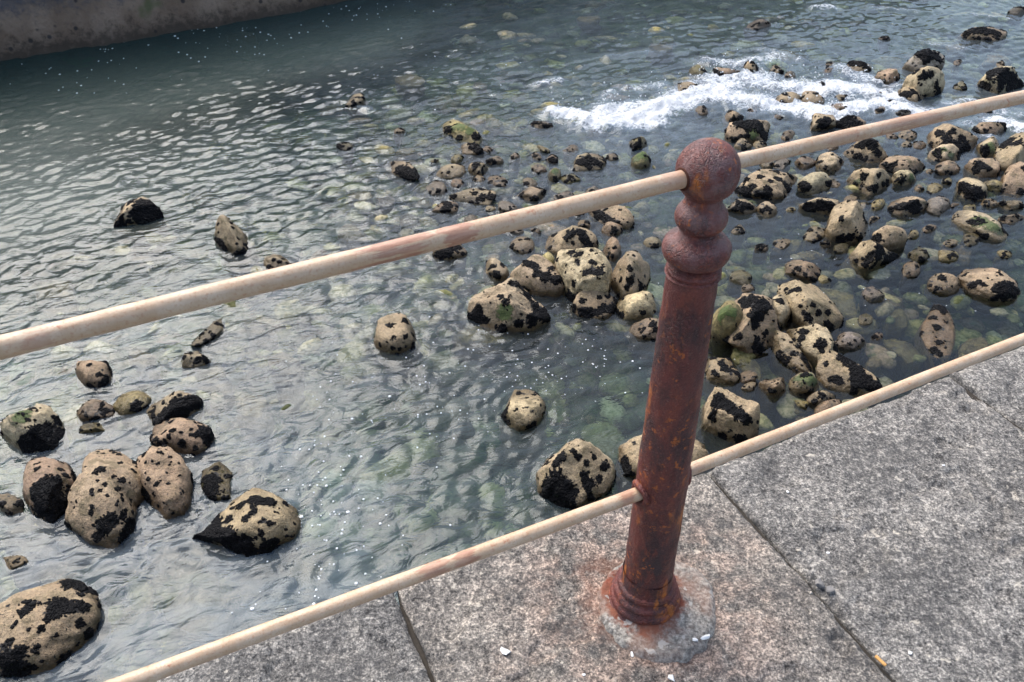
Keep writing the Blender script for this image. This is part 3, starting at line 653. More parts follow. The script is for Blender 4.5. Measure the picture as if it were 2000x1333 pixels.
for (_x0, _y0, _x1, _y1, _n, _g) in ((1390, 262, 1990, 500, 44, 'small stones right of the post'), (1380, 540, 1740, 830, 12, 'small stones in the right pile'),
                                     (840, 290, 1300, 480, 26, 'small stones beyond the rail'), (1330, 110, 1980, 235, 16, 'small stones in the surf')):
    _c = 0
    for _t in range(1500):
        if _c >= _n: break
        _x, _y = _rf.uniform(_x0, _x1), _rf.uniform(_y0, _y1)
        if 1225 < _x < 1440 and _y > 262: continue
        _w = _rf.uniform(22, 50) * (.5 + .5 * _y / 500 if _y < 500 else 1)
        _h = _w * _rf.uniform(.5, .75)
        if any(abs(_x - r[1]) < (r[3] + _w) * .42 and abs(_y - r[2]) < (r[4] + _h) * .42 for r in ROCKS if r[7].get('sub') is None): continue
        _k = _rf.choice(6, p=[.25, .2, .15, .2, .1, .1])
        _r = min(_named, key=lambda r: (r[1] - _x) ** 2 + 2 * (r[2] - _y) ** 2)
        _dx, _dy = _x - _r[1], (_y - _r[2]) * 1.4
        _rel = ('right of' if _dx > 0 else 'left of') if abs(_dx) > abs(_dy) else ('in front of' if _dy > 0 else 'behind')
        _lb = 'small %s stone %s the %s' % (('tan', 'brown', 'pale', 'yellowish', 'grey', 'olive')[_k], _rel, _r[0])
        if (_rel, _r[0]) in _used or len(_lb.split()) > 16: continue
        _used.add((_rel, _r[0]))
        ROCKS.append((_lb, _x, _y, _w, _h, _rf.uniform(-20, 20), 'tbpygo'[_k], dict(g=_g, k=_rf.uniform(.2, .42), c=_rf.randint(1, 6), s=3, m=_rf.choice([0, 0, .1, .3]))))
        _c += 1
COLOURS = {'t': (.355, .275, .172), 'b': (.32, .232, .15), 'p': (.42, .345, .22), 'c': (.56, .45, .26), 'y': (.42, .36, .16),
           'o': (.20, .17, .075), 'g': (.30, .26, .22), 'd': (.14, .115, .085)}
def rock_frame(x, y, w, h, tilt, o):
    """ground-plane ellipse (2x2), centre and height of a rock from its outline"""
    sub = o.get('sub')
    lift = o.get('lift', 0.0)
    z = WZ + lift - (0 if sub is None else sub)
    a = math.radians(tilt)
    L, S = w / 2, h / 2
    hx = 2 * math.hypot(L * math.sin(a), S * math.cos(a))
    P0 = at(x, y, z)
    dist = depth(P0)
    th = math.atan2(-(P0 - CAM)[2], math.hypot(*(P0 - CAM)[:2]))
    k = o.get('k', .35)
    if sub is not None:
        cpx, ratio, yc = 0, 1.0, y
        c = min(w, h) * dist / F_PX * 0.3
    else:
        cpx = min(k * math.sqrt(w * min(h, w)) * math.cos(th), 0.72 * hx)
        se = (hx * hx - cpx * cpx) / (2 * hx)
        ratio = se / (hx / 2)
        yc = y + hx / 2 - se
        c = cpx / math.cos(th) * dist / F_PX
    C = at(x, yc, z)
    Jx = (at(x + 1, yc, z) - C)[:2]
    Jy = (at(x, yc - 1, z) - C)[:2]
    e1 = (math.cos(a) * L, math.sin(a) * L * (ratio if abs(math.sin(a)) > .3 else 1))
    e2 = (-math.sin(a) * S, math.cos(a) * S * ratio)
    M = np.stack([Jx * e1[0] + Jy * e1[1], Jx * e2[0] + Jy * e2[1]], 1)
    return C, M, c, dist
for i, r in enumerate(ROCKS):
    r[7]['fr'] = rock_frame(*r[1:6], r[7])

# control fields over the ground, read off the photograph (x, y, value)
def field(ctrl, power=3.0):
    Q = np.array([at(c[0], c[1])[:2] for c in ctrl])
    V = np.array([c[2] for c in ctrl])
    def f(xy):
        num = den = 0
        for q, v in zip(Q, V):
            w = 1.0 / (((xy - q) ** 2).sum(1) + 0.05) ** (power / 2)
            num = num + w * v
            den = den + w
        return num / den
    return f
f_depth = field([(0, 200, 1.5), (0, 400, 1.2), (300, 130, 1.5), (650, 60, 1.3), (400, 300, .9), (700, 250, .45), (1000, 100, .55), (1000, 250, .28), (1300, 100, .5),
                 (1700, 60, .5), (1950, 100, .45), (1500, 200, .35), (1900, 400, .34), (1750, 570, .4), (1500, 650, .36), (1850, 650, .45), (1350, 600, .36), (1100, 500, .3),
                 (800, 400, .3), (800, 600, .4), (500, 600, .6), (100, 600, .8), (200, 800, .45), (250, 1000, .42), (80, 1250, .45), (600, 900, .75), (900, 850, .8),
                 (900, 1000, .85), (550, 1200, .8), (1200, 750, .65), (1450, 850, .6), (1650, 800, .55)])
f_rough = field([(0, 200, 1.0), (300, 200, 1.0), (150, 450, 1.05), (600, 150, 1.0), (900, 100, .9), (1200, 80, .8), (1600, 60, .9), (1950, 80, .8), (700, 350, 1.0),
                 (600, 550, 1.0), (300, 700, .9), (1000, 350, .9), (1300, 200, 1.2), (1600, 180, 1.2), (1550, 300, .5), (1900, 300, .3), (1700, 550, .16), (1900, 600, .16), (1450, 500, .25),
                 (1500, 800, .16), (1150, 700, .55), (900, 750, .75), (700, 850, .9), (900, 950, .8), (550, 1100, .75), (300, 1100, .7), (150, 900, .6), (1100, 480, .6)])
f_air_sheen = field([(0, 200, 0), (300, 200, .0), (150, 500, .04), (600, 400, .08), (900, 250, .12), (1200, 150, .2), (1600, 60, .15), (1900, 80, .12), (1250, 230, .35), (1600, 190, .35), (600, 650, .14),
               (250, 750, .18), (1000, 450, .1), (1600, 350, .02), (1800, 550, .0), (1500, 700, .0), (1150, 680, .06), (850, 780, .10), (900, 950, .12), (600, 950, .28),
               (500, 1180, .44), (300, 1100, .32), (60, 1080, .28), (200, 900, .2), (1200, 800, .06)])
# ------------------------------------------------------------------ sea bed
M_ROCK, M_MUS = mat_rock(), mat_mussel()
xs = np.arange(-10, 12.01, 0.11)
ys = np.arange(-2, 18.01, 0.11)
GX, GY = np.meshgrid(xs, ys, indexing='ij')
xy = np.stack([GX.ravel(), GY.ravel()], 1)
P3 = np.column_stack([xy, np.zeros(len(xy))])
def bed_z(xy):
    p = np.column_stack([xy, np.zeros(len(xy))])
    return WZ - f_depth(xy) + 0.07 * fbm(p * 1.3, 4)
V = np.column_stack([xy, bed_z(xy)])
Fq = grid_faces(len(xs), len(ys))
def skirt(V, Fq, nx, ny, x0, x1, y0, y1, zr, R=90):
    """widen a grid to the far distance with four big quads that share its corners"""
    n = len(V)
    ex = np.array([[-R, -R, zr], [R, -R, zr], [R, R, zr], [-R, R, zr], [x0, y0, zr], [x1, y0, zr], [x1, y1, zr], [x0, y1, zr]])
    q = np.array([[0, 1, 5, 4], [1, 2, 6, 5], [2, 3, 7, 6], [3, 0, 4, 7]]) + n
    return np.vstack([V, ex]), np.vstack([Fq, q])
V, Fq = skirt(V, Fq, len(xs), len(ys), -10, xs[-1], -2, ys[-1], WZ - 1.2)
bed = mesh_obj('sea_bed', V, Fq, mat_bed())
tag(bed, 'dark weedy sea bed under the clear water', 'sea bed', kind='structure')

# loose cobbles on the bed, too many and too blurred to tell apart
def ico(sub):
    bm = bmesh.new()
    bmesh.ops.create_icosphere(bm, subdivisions=sub, radius=1)
    v = np.array([q.co[:] for q in bm.verts])
    f = np.array([[q.index for q in p.verts] for p in bm.faces])
    bm.free()
    return v, f
ICO = {s: ico(s) for s in (1, 2, 3, 4, 5)}
rng = np.random.RandomState(11)
cv, cf, cc, off = [], [], [], 0
sv, sf = ICO[2]
for i in range(3600):
    px, py = rng.uniform(-100, 2100), rng.uniform(20, 1330)
    p = at(px, py, WZ - .4)
    d = depth(p)
    if p[1] > 15: continue
    r = rng.uniform(.03, .10) * (1 + .06 * d) * (0.7 + .9 * rng.rand() ** 3)
    ax = r * np.array([1, rng.uniform(.6, 1), rng.uniform(.45, .8)])
    an = rng.uniform(0, PI)
    q = sv * (1 + 0.18 * pn(sv * 1.3 + rng.uniform(0, 99, 3)))[:, None] * ax
    q = np.column_stack([q[:, 0] * math.cos(an) - q[:, 1] * math.sin(an), q[:, 0] * math.sin(an) + q[:, 1] * math.cos(an), q[:, 2]])
    zb = bed_z(p[None, :2])[0]
    if zb + ax[2] * 1.2 > WZ - .03 or rng.rand() < (WZ - zb - .5) * 2.0: continue
    q += (p[0], p[1], zb + ax[2] * .4)
    col = np.array([(.38, .32, .13), (.33, .28, .18), (.20, .19, .08), (.26, .19, .12), (.46, .41, .26), (.09, .10, .05)][rng.choice(6, p=[.22, .16, .22, .14, .08, .18])]) * rng.uniform(.7, 1.1)
    cv.append(q); cf.append(sf + off); cc.append(np.tile(col, (len(q), 1)))
    off += len(q)
# stones just under the surface of the shallows
for (x0, y0, x1, y1, n) in ((700, 230, 1320, 440, 170), (1380, 300, 1990, 640, 130), (900, 30, 1990, 230, 110), (600, 400, 1300, 640, 90), (1360, 600, 1800, 830, 40), (120, 560, 620, 860, 40), (80, 420, 900, 700, 70)):
    for k in range(n):
        p = at(rng.uniform(x0, x1), rng.uniform(y0, y1), WZ - .05)
        if p[:2] @ np.array([-0.423, 0.906]) < 1.4: continue
        r = (.025 + .10 * rng.rand() ** 1.6) * (.8 + .05 * depth(p))
        ax = r * np.array([1.15, rng.uniform(.55, .9), rng.uniform(.4, .7)])
        an = rng.uniform(0, PI)
        q = sv.copy()
        for j in range(4):
            d = rng.normal(size=3); d /= np.linalg.norm(d)
            q = q - np.outer(np.maximum(0, q @ d - rng.uniform(.55, .8)), d)
        q = q * (1 + 0.14 * pn(sv * 1.5 + rng.uniform(0, 99, 3)))[:, None] * ax
        q = np.column_stack([q[:, 0] * math.cos(an) - q[:, 1] * math.sin(an), q[:, 0] * math.sin(an) + q[:, 1] * math.cos(an), q[:, 2]])
        q += (p[0], p[1], WZ - ax[2] * .8 - rng.uniform(-.008, .22) )
        col = np.array([(.36, .30, .14), (.32, .27, .17), (.20, .19, .085), (.26, .19, .125), (.44, .38, .24), (.11, .12, .055)][rng.choice(6, p=[.2, .2, .2, .14, .1, .16])]) * rng.uniform(.7, 1.1)
        cv.append(q); cf.append(sf + off); cc.append(np.tile(col, (len(q), 1)))
        off += len(q)
cob = mesh_obj('bed_cobbles', np.vstack(cv), np.vstack(cf), mat_cobble())
cattr(cob, 'tint', np.vstack(cc))
tag(cob, 'loose yellowish cobbles blurred on the sea bed', 'cobbles', kind='stuff')

# ------------------------------------------------------------------ water
xs = np.arange(-8.4, 9.6, 0.024)
ys = [-1.2]
while ys[-1] < 16.5:
    y = ys[-1]
    ys.append(y + (0.1 if y < 1.2 else 0.015 + 0.0021 * (y - 1.2)))
ys = np.array(ys)
GX, GY = np.meshgrid(xs, ys, indexing='ij')
xy = np.stack([GX.ravel(), GY.ravel()], 1)
rgh, air_sheen = f_rough(xy), f_air_sheen(xy)
P3 = np.column_stack([xy, np.zeros(len(xy))])
w1 = fbm(P3 * 0.7 + 3, 3)
w2 = fbm(P3 * 0.7 + 40, 3)
WXY = xy + 0.16 * np.stack([w1, w2], 1)
H = np.zeros(len(xy))
rw = np.random.RandomState(5)
for i in range(30):                                    # short wind ripples, crests lying roughly parallel to the far wall
    lam = 0.075 * (2.6 ** rw.rand())
    a = math.radians(-24) + rw.normal() * 0.8
    kx, ky = math.sin(a) * 2 * PI / lam, math.cos(a) * 2 * PI / lam
    H += 0.044 * lam / (2 * PI) * np.sin(WXY[:, 0] * kx + WXY[:, 1] * ky + rw.uniform(0, 6.28))
H *= (0.5 + 0.75 * sstep(-.55, .6, pn(P3 * 0.8 + 9) + .4 * pn(P3 * 2.3 + 3)))
H += 0.009 * fbm(np.column_stack([WXY * 2.6, np.zeros(len(xy))]), 3) + 0.0022 * fbm(np.column_stack([WXY * 8, np.zeros(len(xy))]), 2)
H *= rgh
for r in ROCKS:                                        # rings and collars of water round each rock that breaks the surface
    o = r[7]
    if o.get('sub') is not None: continue
    C, M, c, dist = o['fr']
    rad = np.abs(np.linalg.svd(M)[1]).max()
    near = np.where(((xy - C[:2]) ** 2).sum(1) < (rad + .55) ** 2)[0]
    if not len(near): continue
    q = (xy[near] - C[:2]) @ np.linalg.inv(M).T
    rr = np.sqrt((q ** 2).sum(1)) + 1e-6
    d = (rr - 1) * math.sqrt(abs(np.linalg.det(M)))
    amp = 0.0035 * np.clip(rgh[near] * 1.3, .12, 1.2)
    d2 = d + 0.025 * pn(np.column_stack([xy[near] * 5, np.zeros(len(near))]))
    H[near] += amp * np.exp(-np.clip(d, 0, 9) / 0.16) * np.cos(d2 * 2 * PI / 0.085) * (d > -.1)
FOAM = [((1085, 222), (1160, 238), 15, 1), ((1160, 240), (1262, 236), 22, 1.1), ((1180, 222), (1300, 205), 18, .8), ((1262, 228), (1340, 192), 22, 1.05), ((1330, 195), (1420, 168), 24, .85), ((1400, 160), (1480, 150), 22, .75),
        ((1350, 165), (1420, 155), 14, .6), ((1400, 190), (1500, 205), 24, .85), ((1490, 205), (1600, 222), 20, .9), ((1590, 226), (1690, 210), 18, .95), ((1480, 165), (1560, 172), 20, .75), ((1550, 175), (1640, 180), 22, .9),
        ((1630, 172), (1740, 190), 20, .9), ((1600, 225), (1660, 245), 12, .75), ((1720, 205), (1790, 222), 16, .85), ((1440, 128), (1520, 112), 14, .6), ((1490, 98), (1560, 118), 8, .45), ((1055, 165), (1090, 160), 10, .55), ((1590, 17), (1625, 17), 8, .7),
        ((1380, 120), (1440, 130), 12, .55), ((1640, 135), (1700, 160), 14, .55), ((1945, 240), (2000, 255), 16, .85), ((1890, 245), (1930, 268), 10, .5), ((1810, 85), (1880, 95), 9, .38), ((1900, 30), (1960, 38), 8, .42), ((1700, 15), (1800, 25), 8, .36),
        ((1190, 110), (1260, 100), 8, .32), ((1160, 215), (1200, 180), 10, .45), ((1230, 175), (1290, 170), 12, .5), ((1850, 205), (1900, 200), 10, .5), ((1790, 215), (1860, 225), 12, .55), ((1900, 215), (1990, 225), 12, .5), ((1700, 165), (1760, 170), 12, .6), ((690, 205), (720, 215), 5, .35)]
foam = np.zeros(len(xy))
for (a, b, wpx, s) in FOAM:
    A, B = at(*a)[:2], at(*b)[:2]
    wm = wpx * depth(at(*a)) / F_PX * 1.75
    near = np.where((xy[:, 1] > 4) & (((xy - (A + B) / 2) ** 2).sum(1) < (np.linalg.norm(B - A) / 2 + 2.2 * wm) ** 2))[0]
    ab = B - A
    t = np.clip(((xy[near] - A) @ ab) / (ab @ ab), 0, 1)
    d = np.linalg.norm(xy[near] - A - t[:, None] * ab, axis=1) / wm
    foam[near] = np.maximum(foam[near], s * np.clip(1.25 - d * .75, 0, 1))
fi = np.where(foam > .02)[0]
pf = np.column_stack([xy[fi], np.zeros(len(fi))])
H[fi] += foam[fi] * (0.05 + 0.05 * fbm(pf * 3.2, 4) + 0.022 * fbm(pf * 11, 3))
edge = np.minimum.reduce([xy[:, 0] - xs[0], xs[-1] - xy[:, 0], xy[:, 1] - ys[0], ys[-1] - xy[:, 1]])
H *= np.clip(edge / .4, 0, 1)
V = np.column_stack([xy, WZ + H])
Fq = grid_faces(len(xs), len(ys))
V, Fq = skirt(V, Fq, len(xs), len(ys), xs[0], xs[-1], ys[0], ys[-1], WZ)
water = mesh_obj('water', V, Fq, mat_water())
z8 = np.zeros(8)
attr(water, 'foam', np.concatenate([foam, z8]))
attr(water, 'air_sheen', np.concatenate([np.clip(.55 * air_sheen + .3 * np.clip(foam, 0, 1), 0, .6), z8]))  # aeration, also standing in for sky reflection on the surface
attr(water, 'deep', np.concatenate([sstep(.55, 1.25, f_depth(xy)), z8]))
attr(water, 'near', np.concatenate([np.clip(1.3 - xy[:, 1] / 9.5, .12, 1), z8]))
attr(water, 'calm', np.concatenate([1 - np.clip(rgh, 0, 1), z8]))
tag(water, 'clear green sea water rippling among the rocks', 'water', kind='structure')

# ------------------------------------------------------------------ far harbour wall (turns towards us left of the frame)
def ground_line(pts): return [at(x, y)[:2] for x, y in pts]
wl_pts = ground_line([(760, -14), (690, 0), (560, 27), (440, 48), (320, 68), (200, 88), (90, 106), (0, 120)])
A, B = wl_pts[0], wl_pts[-1]
u = (wl_pts[1] - wl_pts[-2]); u /= np.linalg.norm(u)
path = [A + u * s for s in (14, 9, 5, 2.2)] + list(wl_pts) + [B + np.array(v) for v in ((-1.3, -1.0), (-2.3, -2.6), (-2.9, -4.8), (-3.2, -8), (-3.4, -14))]
path = np.array(path)
seg = np.concatenate([[0], np.cumsum(np.linalg.norm(np.diff(path, axis=0), axis=1))])
ss = np.arange(0, seg[-1], .12)
px_ = np.interp(ss, seg, path[:, 0]); py_ = np.interp(ss, seg, path[:, 1])
zz = np.concatenate([np.arange(-1.9, 2.3, .14), [2.3, 2.36, 2.36]])
tang = np.gradient(np.column_stack([px_, py_]), axis=0)
tang /= np.linalg.norm(tang, axis=1)[:, None]
outw = np.column_stack([tang[:, 1], -tang[:, 0]])
outw *= np.sign((-np.column_stack([px_, py_] ) * outw).sum(1))[:, None]         # faces the harbour
VV = []
for j, z in enumerate(zz):
    lean = 0.14 * z
    back = lean + (0.03 if j == len(zz) - 2 else 0) + (1.6 if j == len(zz) - 1 else 0)
    p = np.column_stack([px_, py_, np.full(len(ss), WZ + z)])
    bumpy = 0.045 * fbm(p * 1.1, 4) if j < len(zz) - 1 else 0
    p[:, :2] += outw * (bumpy - back)[:, None] if j < len(zz) - 1 else outw * -back
    VV.append(p)
VV = np.stack(VV, 1).reshape(-1, 3)
wallo = mesh_obj('harbour_wall', VV, grid_faces(len(ss), len(zz)), mat_wall())
tag(wallo, 'stained sloping harbour wall across the water at upper left', 'wall')

# ------------------------------------------------------------------ quay: slabs, wall below
YAW = math.radians(25.02)
U = np.array([math.cos(YAW), math.sin(YAW)]); N = np.array([-U[1], U[0]])
EDGE = 1.147
POST = at(1257, 1178, 0)[:2]
pav = empty('quay_pavement', (0, 0, 0))
tag(pav, 'grey granite quay paving along the railing', 'pavement', kind='structure')
def slab(u0, u1, v0, v1, ztop, mat, step, seed, gap=.004, tilt=0.0):
    """one granite slab with worn irregular rim and rough top"""
    nu, nv = max(4, int((u1 - u0) / step)), max(4, int((v1 - v0) / step))
    a = np.linspace(u0, u1, nu); b = np.linspace(v0, v1, nv)
    A, B = np.meshgrid(a, b, indexing='ij')
    A, B = A.ravel(), B.ravel()
    q = np.column_stack([A, B, np.full(len(A), seed)])
    du = np.minimum(A - u0, u1 - A); dv = np.minimum(B - v0, v1 - B)
    wob = 0.006 * fbm(q * [7, 7, 1], 4)
    wob2 = 0.012 * fbm(q * [5, 5, 1] + 31, 4)
    A2 = A + np.where(du < .0005, np.where(A < (u0 + u1) / 2, gap + np.abs(wob), -gap - np.abs(wob)), 0)
    B2 = B + np.where(dv < .0005, np.where(B < (v0 + v1) / 2, gap + np.abs(wob), -np.abs(wob2)), 0)
    rim = np.minimum(du, dv) + 0.006 * fbm(q * [22, 22, 1] + 5, 3)
    z = ztop + 0.0035 * fbm(q * [6, 6, 1], 3) + 0.0018 * fbm(q * [38, 38, 1] + 8, 3) - 0.011 * (1 - sstep(0, .022, rim)) + tilt * (A - u0)
    # shallow flaked hollows
    fl = fbm(q * [3.2, 3.2, 1] + 77, 5)
    z -= 0.008 * sstep(.28, .32, fl)
    z -= 0.004 * sstep(.30, .36, fbm(q * [7.5, 7.5, 1] + 140, 4))
    top = np.column_stack([A2[:, None] * U + B2[:, None] * N, z])
    idx = np.arange(nu * nv).reshape(nu, nv)
    rim_i = np.concatenate([idx[:, 0], idx[-1, 1:], idx[-2::-1, -1], idx[0, -2:0:-1]])
    n = len(top)
    low = top[rim_i].copy(); low[:, 2] = -.3
    m = len(rim_i)
    k = np.arange(m)
    sides = np.stack([rim_i[k], n + k, n + (k + 1) % m, rim_i[(k + 1) % m]], 1)
    o = mesh_obj('paving_slab', np.vstack([top, low]), np.vstack([grid_faces(nu, nv), sides]), mat, pav)
    return o
MS = [mat_granite('granite_slab_grey', (1.0, .98, .95), .14, None, 3.0), mat_granite('granite_slab_warm', (1.22, 1.14, 1.05), .12, POST, 0.0),
      mat_granite('granite_slab_dark', (1.12, 1.09, 1.05), .10, None, 7.0)]
J1, J2, J3 = .2425, 1.088, 1.952
slab(-.60, J1, -.95, EDGE + .022, .000, MS[0], .0075, 1.0)
slab(J1, J2, -.95, EDGE + .010, .006, MS[1], .0065, 2.0)
slab(J2, J3, -.95, EDGE + .014, -.004, MS[2], .0075, 3.0, tilt=.002)
slab(J3, 2.80, -.95, EDGE + .016, .001, MS[0], .012, 4.0)
slab(2.80, 3.66, -.95, EDGE, .0, MS[2], .03, 5.0)
slab(-1.45, -.60, -.95, EDGE, .0, MS[2], .02, 6.0)
slab(-2.3, -1.45, -.95, EDGE, .0, MS[0], .03, 7.0)
for i, (a, b) in enumerate(((-2.3, -1.0), (-1.0, .3), (.3, 1.6), (1.6, 2.9), (2.9, 3.66))):
    slab(a, b, -2.3, -.95, .0, MS[(i + 1) % 3], .04, 11.0 + i)
# packed dirt in the joints, a little below the slab tops
jd = []
for ju in (J1, J2, J3, -.6, 2.8):
    jd.append((ju - .02, ju + .02, -1.4, EDGE - .03))
jv, jf = [], []
for (a, b, c, d) in jd:
    k = len(jv)
    for uu, vv in ((a, c), (b, c), (b, d), (a, d)):
        p = U * uu + N * vv
        jv.append((p[0], p[1], -.021))
    jf.append((k, k + 1, k + 2, k + 3))
jo = mesh_obj('joint_filling', jv, jf, mat_plain('joint_dirt', (.05, .043, .035), .95, 90), pav)
# quay wall of coursed blocks below the edge
qw = empty('quay_wall', (*(N * EDGE), WZ), YAW)
tag(qw, 'granite block face of the quay below the paving', 'wall')
mw = mat_granite('granite_quay_face', (.8, .78, .74), .16, None, 12.0)
rq = random.Random(3)
bmb = bmesh.new()
bmesh.ops.create_cube(bmb, size=1)
bmesh.ops.bevel(bmb, geom=bmb.edges[:], offset=.03, segments=2, affect='EDGES')
for vtx in bmb.verts: pass
blk = bpy.data.meshes.new('block'); bmb.to_mesh(blk); bmb.free()
blk.materials.append(mw)
z = -1.3
row = 0
while z < 1.6:
    hgt = .4985
    x = -2.3 - (row % 2) * .45
    while x < 3.6:
        wd = rq.uniform(.75, 1.05)
        o = bpy.data.objects.new('block', blk)
        COL.objects.link(o); o.parent = qw
        o.scale = (wd - .014, .5, hgt - .012)
        o.location = (x + wd / 2, -.29 + rq.uniform(-.012, .012), z + hgt / 2)
        x += wd
    z += hgt; row += 1
core = mesh_obj('wall_core', [(-2.4, -3, -1.4), (4, -3, -1.4), (4, -.2, -1.4), (-2.4, -.2, -1.4), (-2.4, -3, 1.695), (4, -3, 1.695), (4, -.2, 1.695), (-2.4, -.2, 1.695)],
                [(0, 1, 2, 3), (4, 7, 6, 5), (0, 4, 5, 1), (1, 5, 6, 2), (2, 6, 7, 3), (3, 7, 4, 0)], mw, qw, smooth=False)

# ------------------------------------------------------------------ mortar collar round the foot of the post
pad_px = [(1400, 1180), (1392, 1140), (1362, 1108), (1320, 1092), (1262, 1088), (1212, 1098), (1180, 1130), (1166, 1172), (1178, 1222), (1212, 1262), (1262, 1288), (1318, 1294), (1366, 1274), (1398, 1236)]
pp = np.array([at(x, y, .012)[:2] for x, y in pad_px])
cen = POST + np.array([0.0, 0.0])
ang = np.arctan2(pp[:, 1] - cen[1], pp[:, 0] - cen[0]); rad = np.linalg.norm(pp - cen, axis=1)
od = np.argsort(ang); ang, rad = ang[od], rad[od]
ang = np.concatenate([ang - 2 * PI, ang, ang + 2 * PI]); rad = np.tile(rad, 3)
nr, na = 26, 150
th = np.linspace(-PI, PI, na, endpoint=False)
R0 = np.interp(th, ang, rad)
pv = []
for i in range(nr):
    t = i / (nr - 1)
    r = 0.03 + (R0 - 0.03) * t
    r = r + (0.006 * pn(np.column_stack([np.cos(th) * 6, np.sin(th) * 6, np.full(na, 1.0)])) if i > nr - 4 else 0)
    x, y = cen[0] + np.cos(th) * r, cen[1] + np.sin(th) * r
    z = .006 + .013 * (1 - sstep(.86, 1.0, np.full(na, t))) + .012 * (1 - sstep(.25, .6, np.full(na, t))) - .008 * sstep(.97, 1, t) + .0035 * fbm(np.column_stack([x * 26, y * 26, np.zeros(na)]), 4)
    pv.append(np.column_stack([x, y, z]))
pv = np.vstack(pv)
a = np.arange(nr * na).reshape(nr, na)
b = np.roll(a, -1, axis=1)
pf_ = np.stack([a[:-1], a[1:], b[1:], b[:-1]], -1).reshape(-1, 4)
pad = mesh_obj('mortar_pad', pv, pf_, mat_mortar(POST))
tag(pad, 'rust stained mortar collar around the foot of the post', 'mortar pad')
# ------------------------------------------------------------------ railing
rail = empty('railing', (POST[0], POST[1], 0), YAW)
tag(rail, 'rusty red iron post carrying two cream painted rails', 'railing')
M_RUST = mat_rust()
def lathe(prof, n=72, wob=0.0008, seed=0.0):
    prof = np.array(prof)
    t = np.concatenate([[0], np.cumsum(np.linalg.norm(np.diff(prof, axis=0), axis=1))])
    k = np.unique(np.concatenate([t, np.arange(0, t[-1], .006)]))
    r, z = np.interp(k, t, prof[:, 0]), np.interp(k, t, prof[:, 1])
    th = np.linspace(0, 2 * PI, n, endpoint=False)
    Rr, Th = np.meshgrid(r, th, indexing='ij'); Z, _ = np.meshgrid(z, th, indexing='ij')
    p = np.stack([Rr * np.cos(Th), Rr * np.sin(Th), Z], -1).reshape(-1, 3)
    nn = wob * (fbm(p * [28, 28, 14] + seed, 4) + .7 * pn(p * [60, 60, 40] + seed))
    rr = np.linalg.norm(p[:, :2], axis=1)
    p[:, :2] *= (1 + nn / np.maximum(rr, .01))[:, None]
    a = np.arange(len(k) * n).reshape(len(k), n); b = np.roll(a, -1, axis=1)
    return p, np.stack([a[:-1], b[:-1], b[1:], a[1:]], -1).reshape(-1, 4)
def arc(cr, cz, r, a0, a1, n=14):
    return [(cr + r * math.cos(math.radians(a0 + (a1 - a0) * i / n)), cz + r * math.sin(math.radians(a0 + (a1 - a0) * i / n))) for i in range(n + 1)]
def ell(cr, cz, rx, rz, a0, a1, n=16):
    return [(cr + rx * math.cos(math.radians(a0 + (a1 - a0) * i / n)), cz + rz * math.sin(math.radians(a0 + (a1 - a0) * i / n))) for i in range(n + 1)]
p, f = lathe([(.051, .04), (.051, .20), (.0495, .38), (.0467, .55), (.0433, .72), (.0405, .885)], 80, .0012)
post = mesh_obj('post', p, f, M_RUST, rail)
p, f = lathe([(.0445, .868)] + ell(.036, .876, .0075, .006, -60, 60, 8) + [(.0425, .884)] + ell(.024, .912, .0288, .0255, -70, 74) + [(.0285, .9425)], 80, .0012, 3)
mesh_obj('collar_ring', p, f, M_RUST, post)
p, f = lathe([(.0285, .942)] + ell(.0215, .968, .0178, .0222, -74, 58) + [(.0283, .9905), (.0265, 1.004)], 72, .001, 5)
mesh_obj('neck_ring', p, f, M_RUST, post)
p, f = lathe(ell(.0, 1.0415, .0462, .0475, -57, 90, 26), 80, .0009, 9)
mesh_obj('ball_finial', p, f, M_RUST, post)
p, f = lathe([(.083, -.012), (.083, .004), (.0815, .012), (.076, .02)] + ell(.066, .032, .010, .011, -60, 70, 8) + [(.068, .046)] + ell(.0585, .056, .012, .010, -60, 80, 8) + [(.0605, .070)] + ell(.0545, .078, .0085, .009, -60, 85, 8) + [(.0535, .096), (.0525, .12)], 88, .0014, 12)
mesh_obj('post_foot', p, f, M_RUST, post)
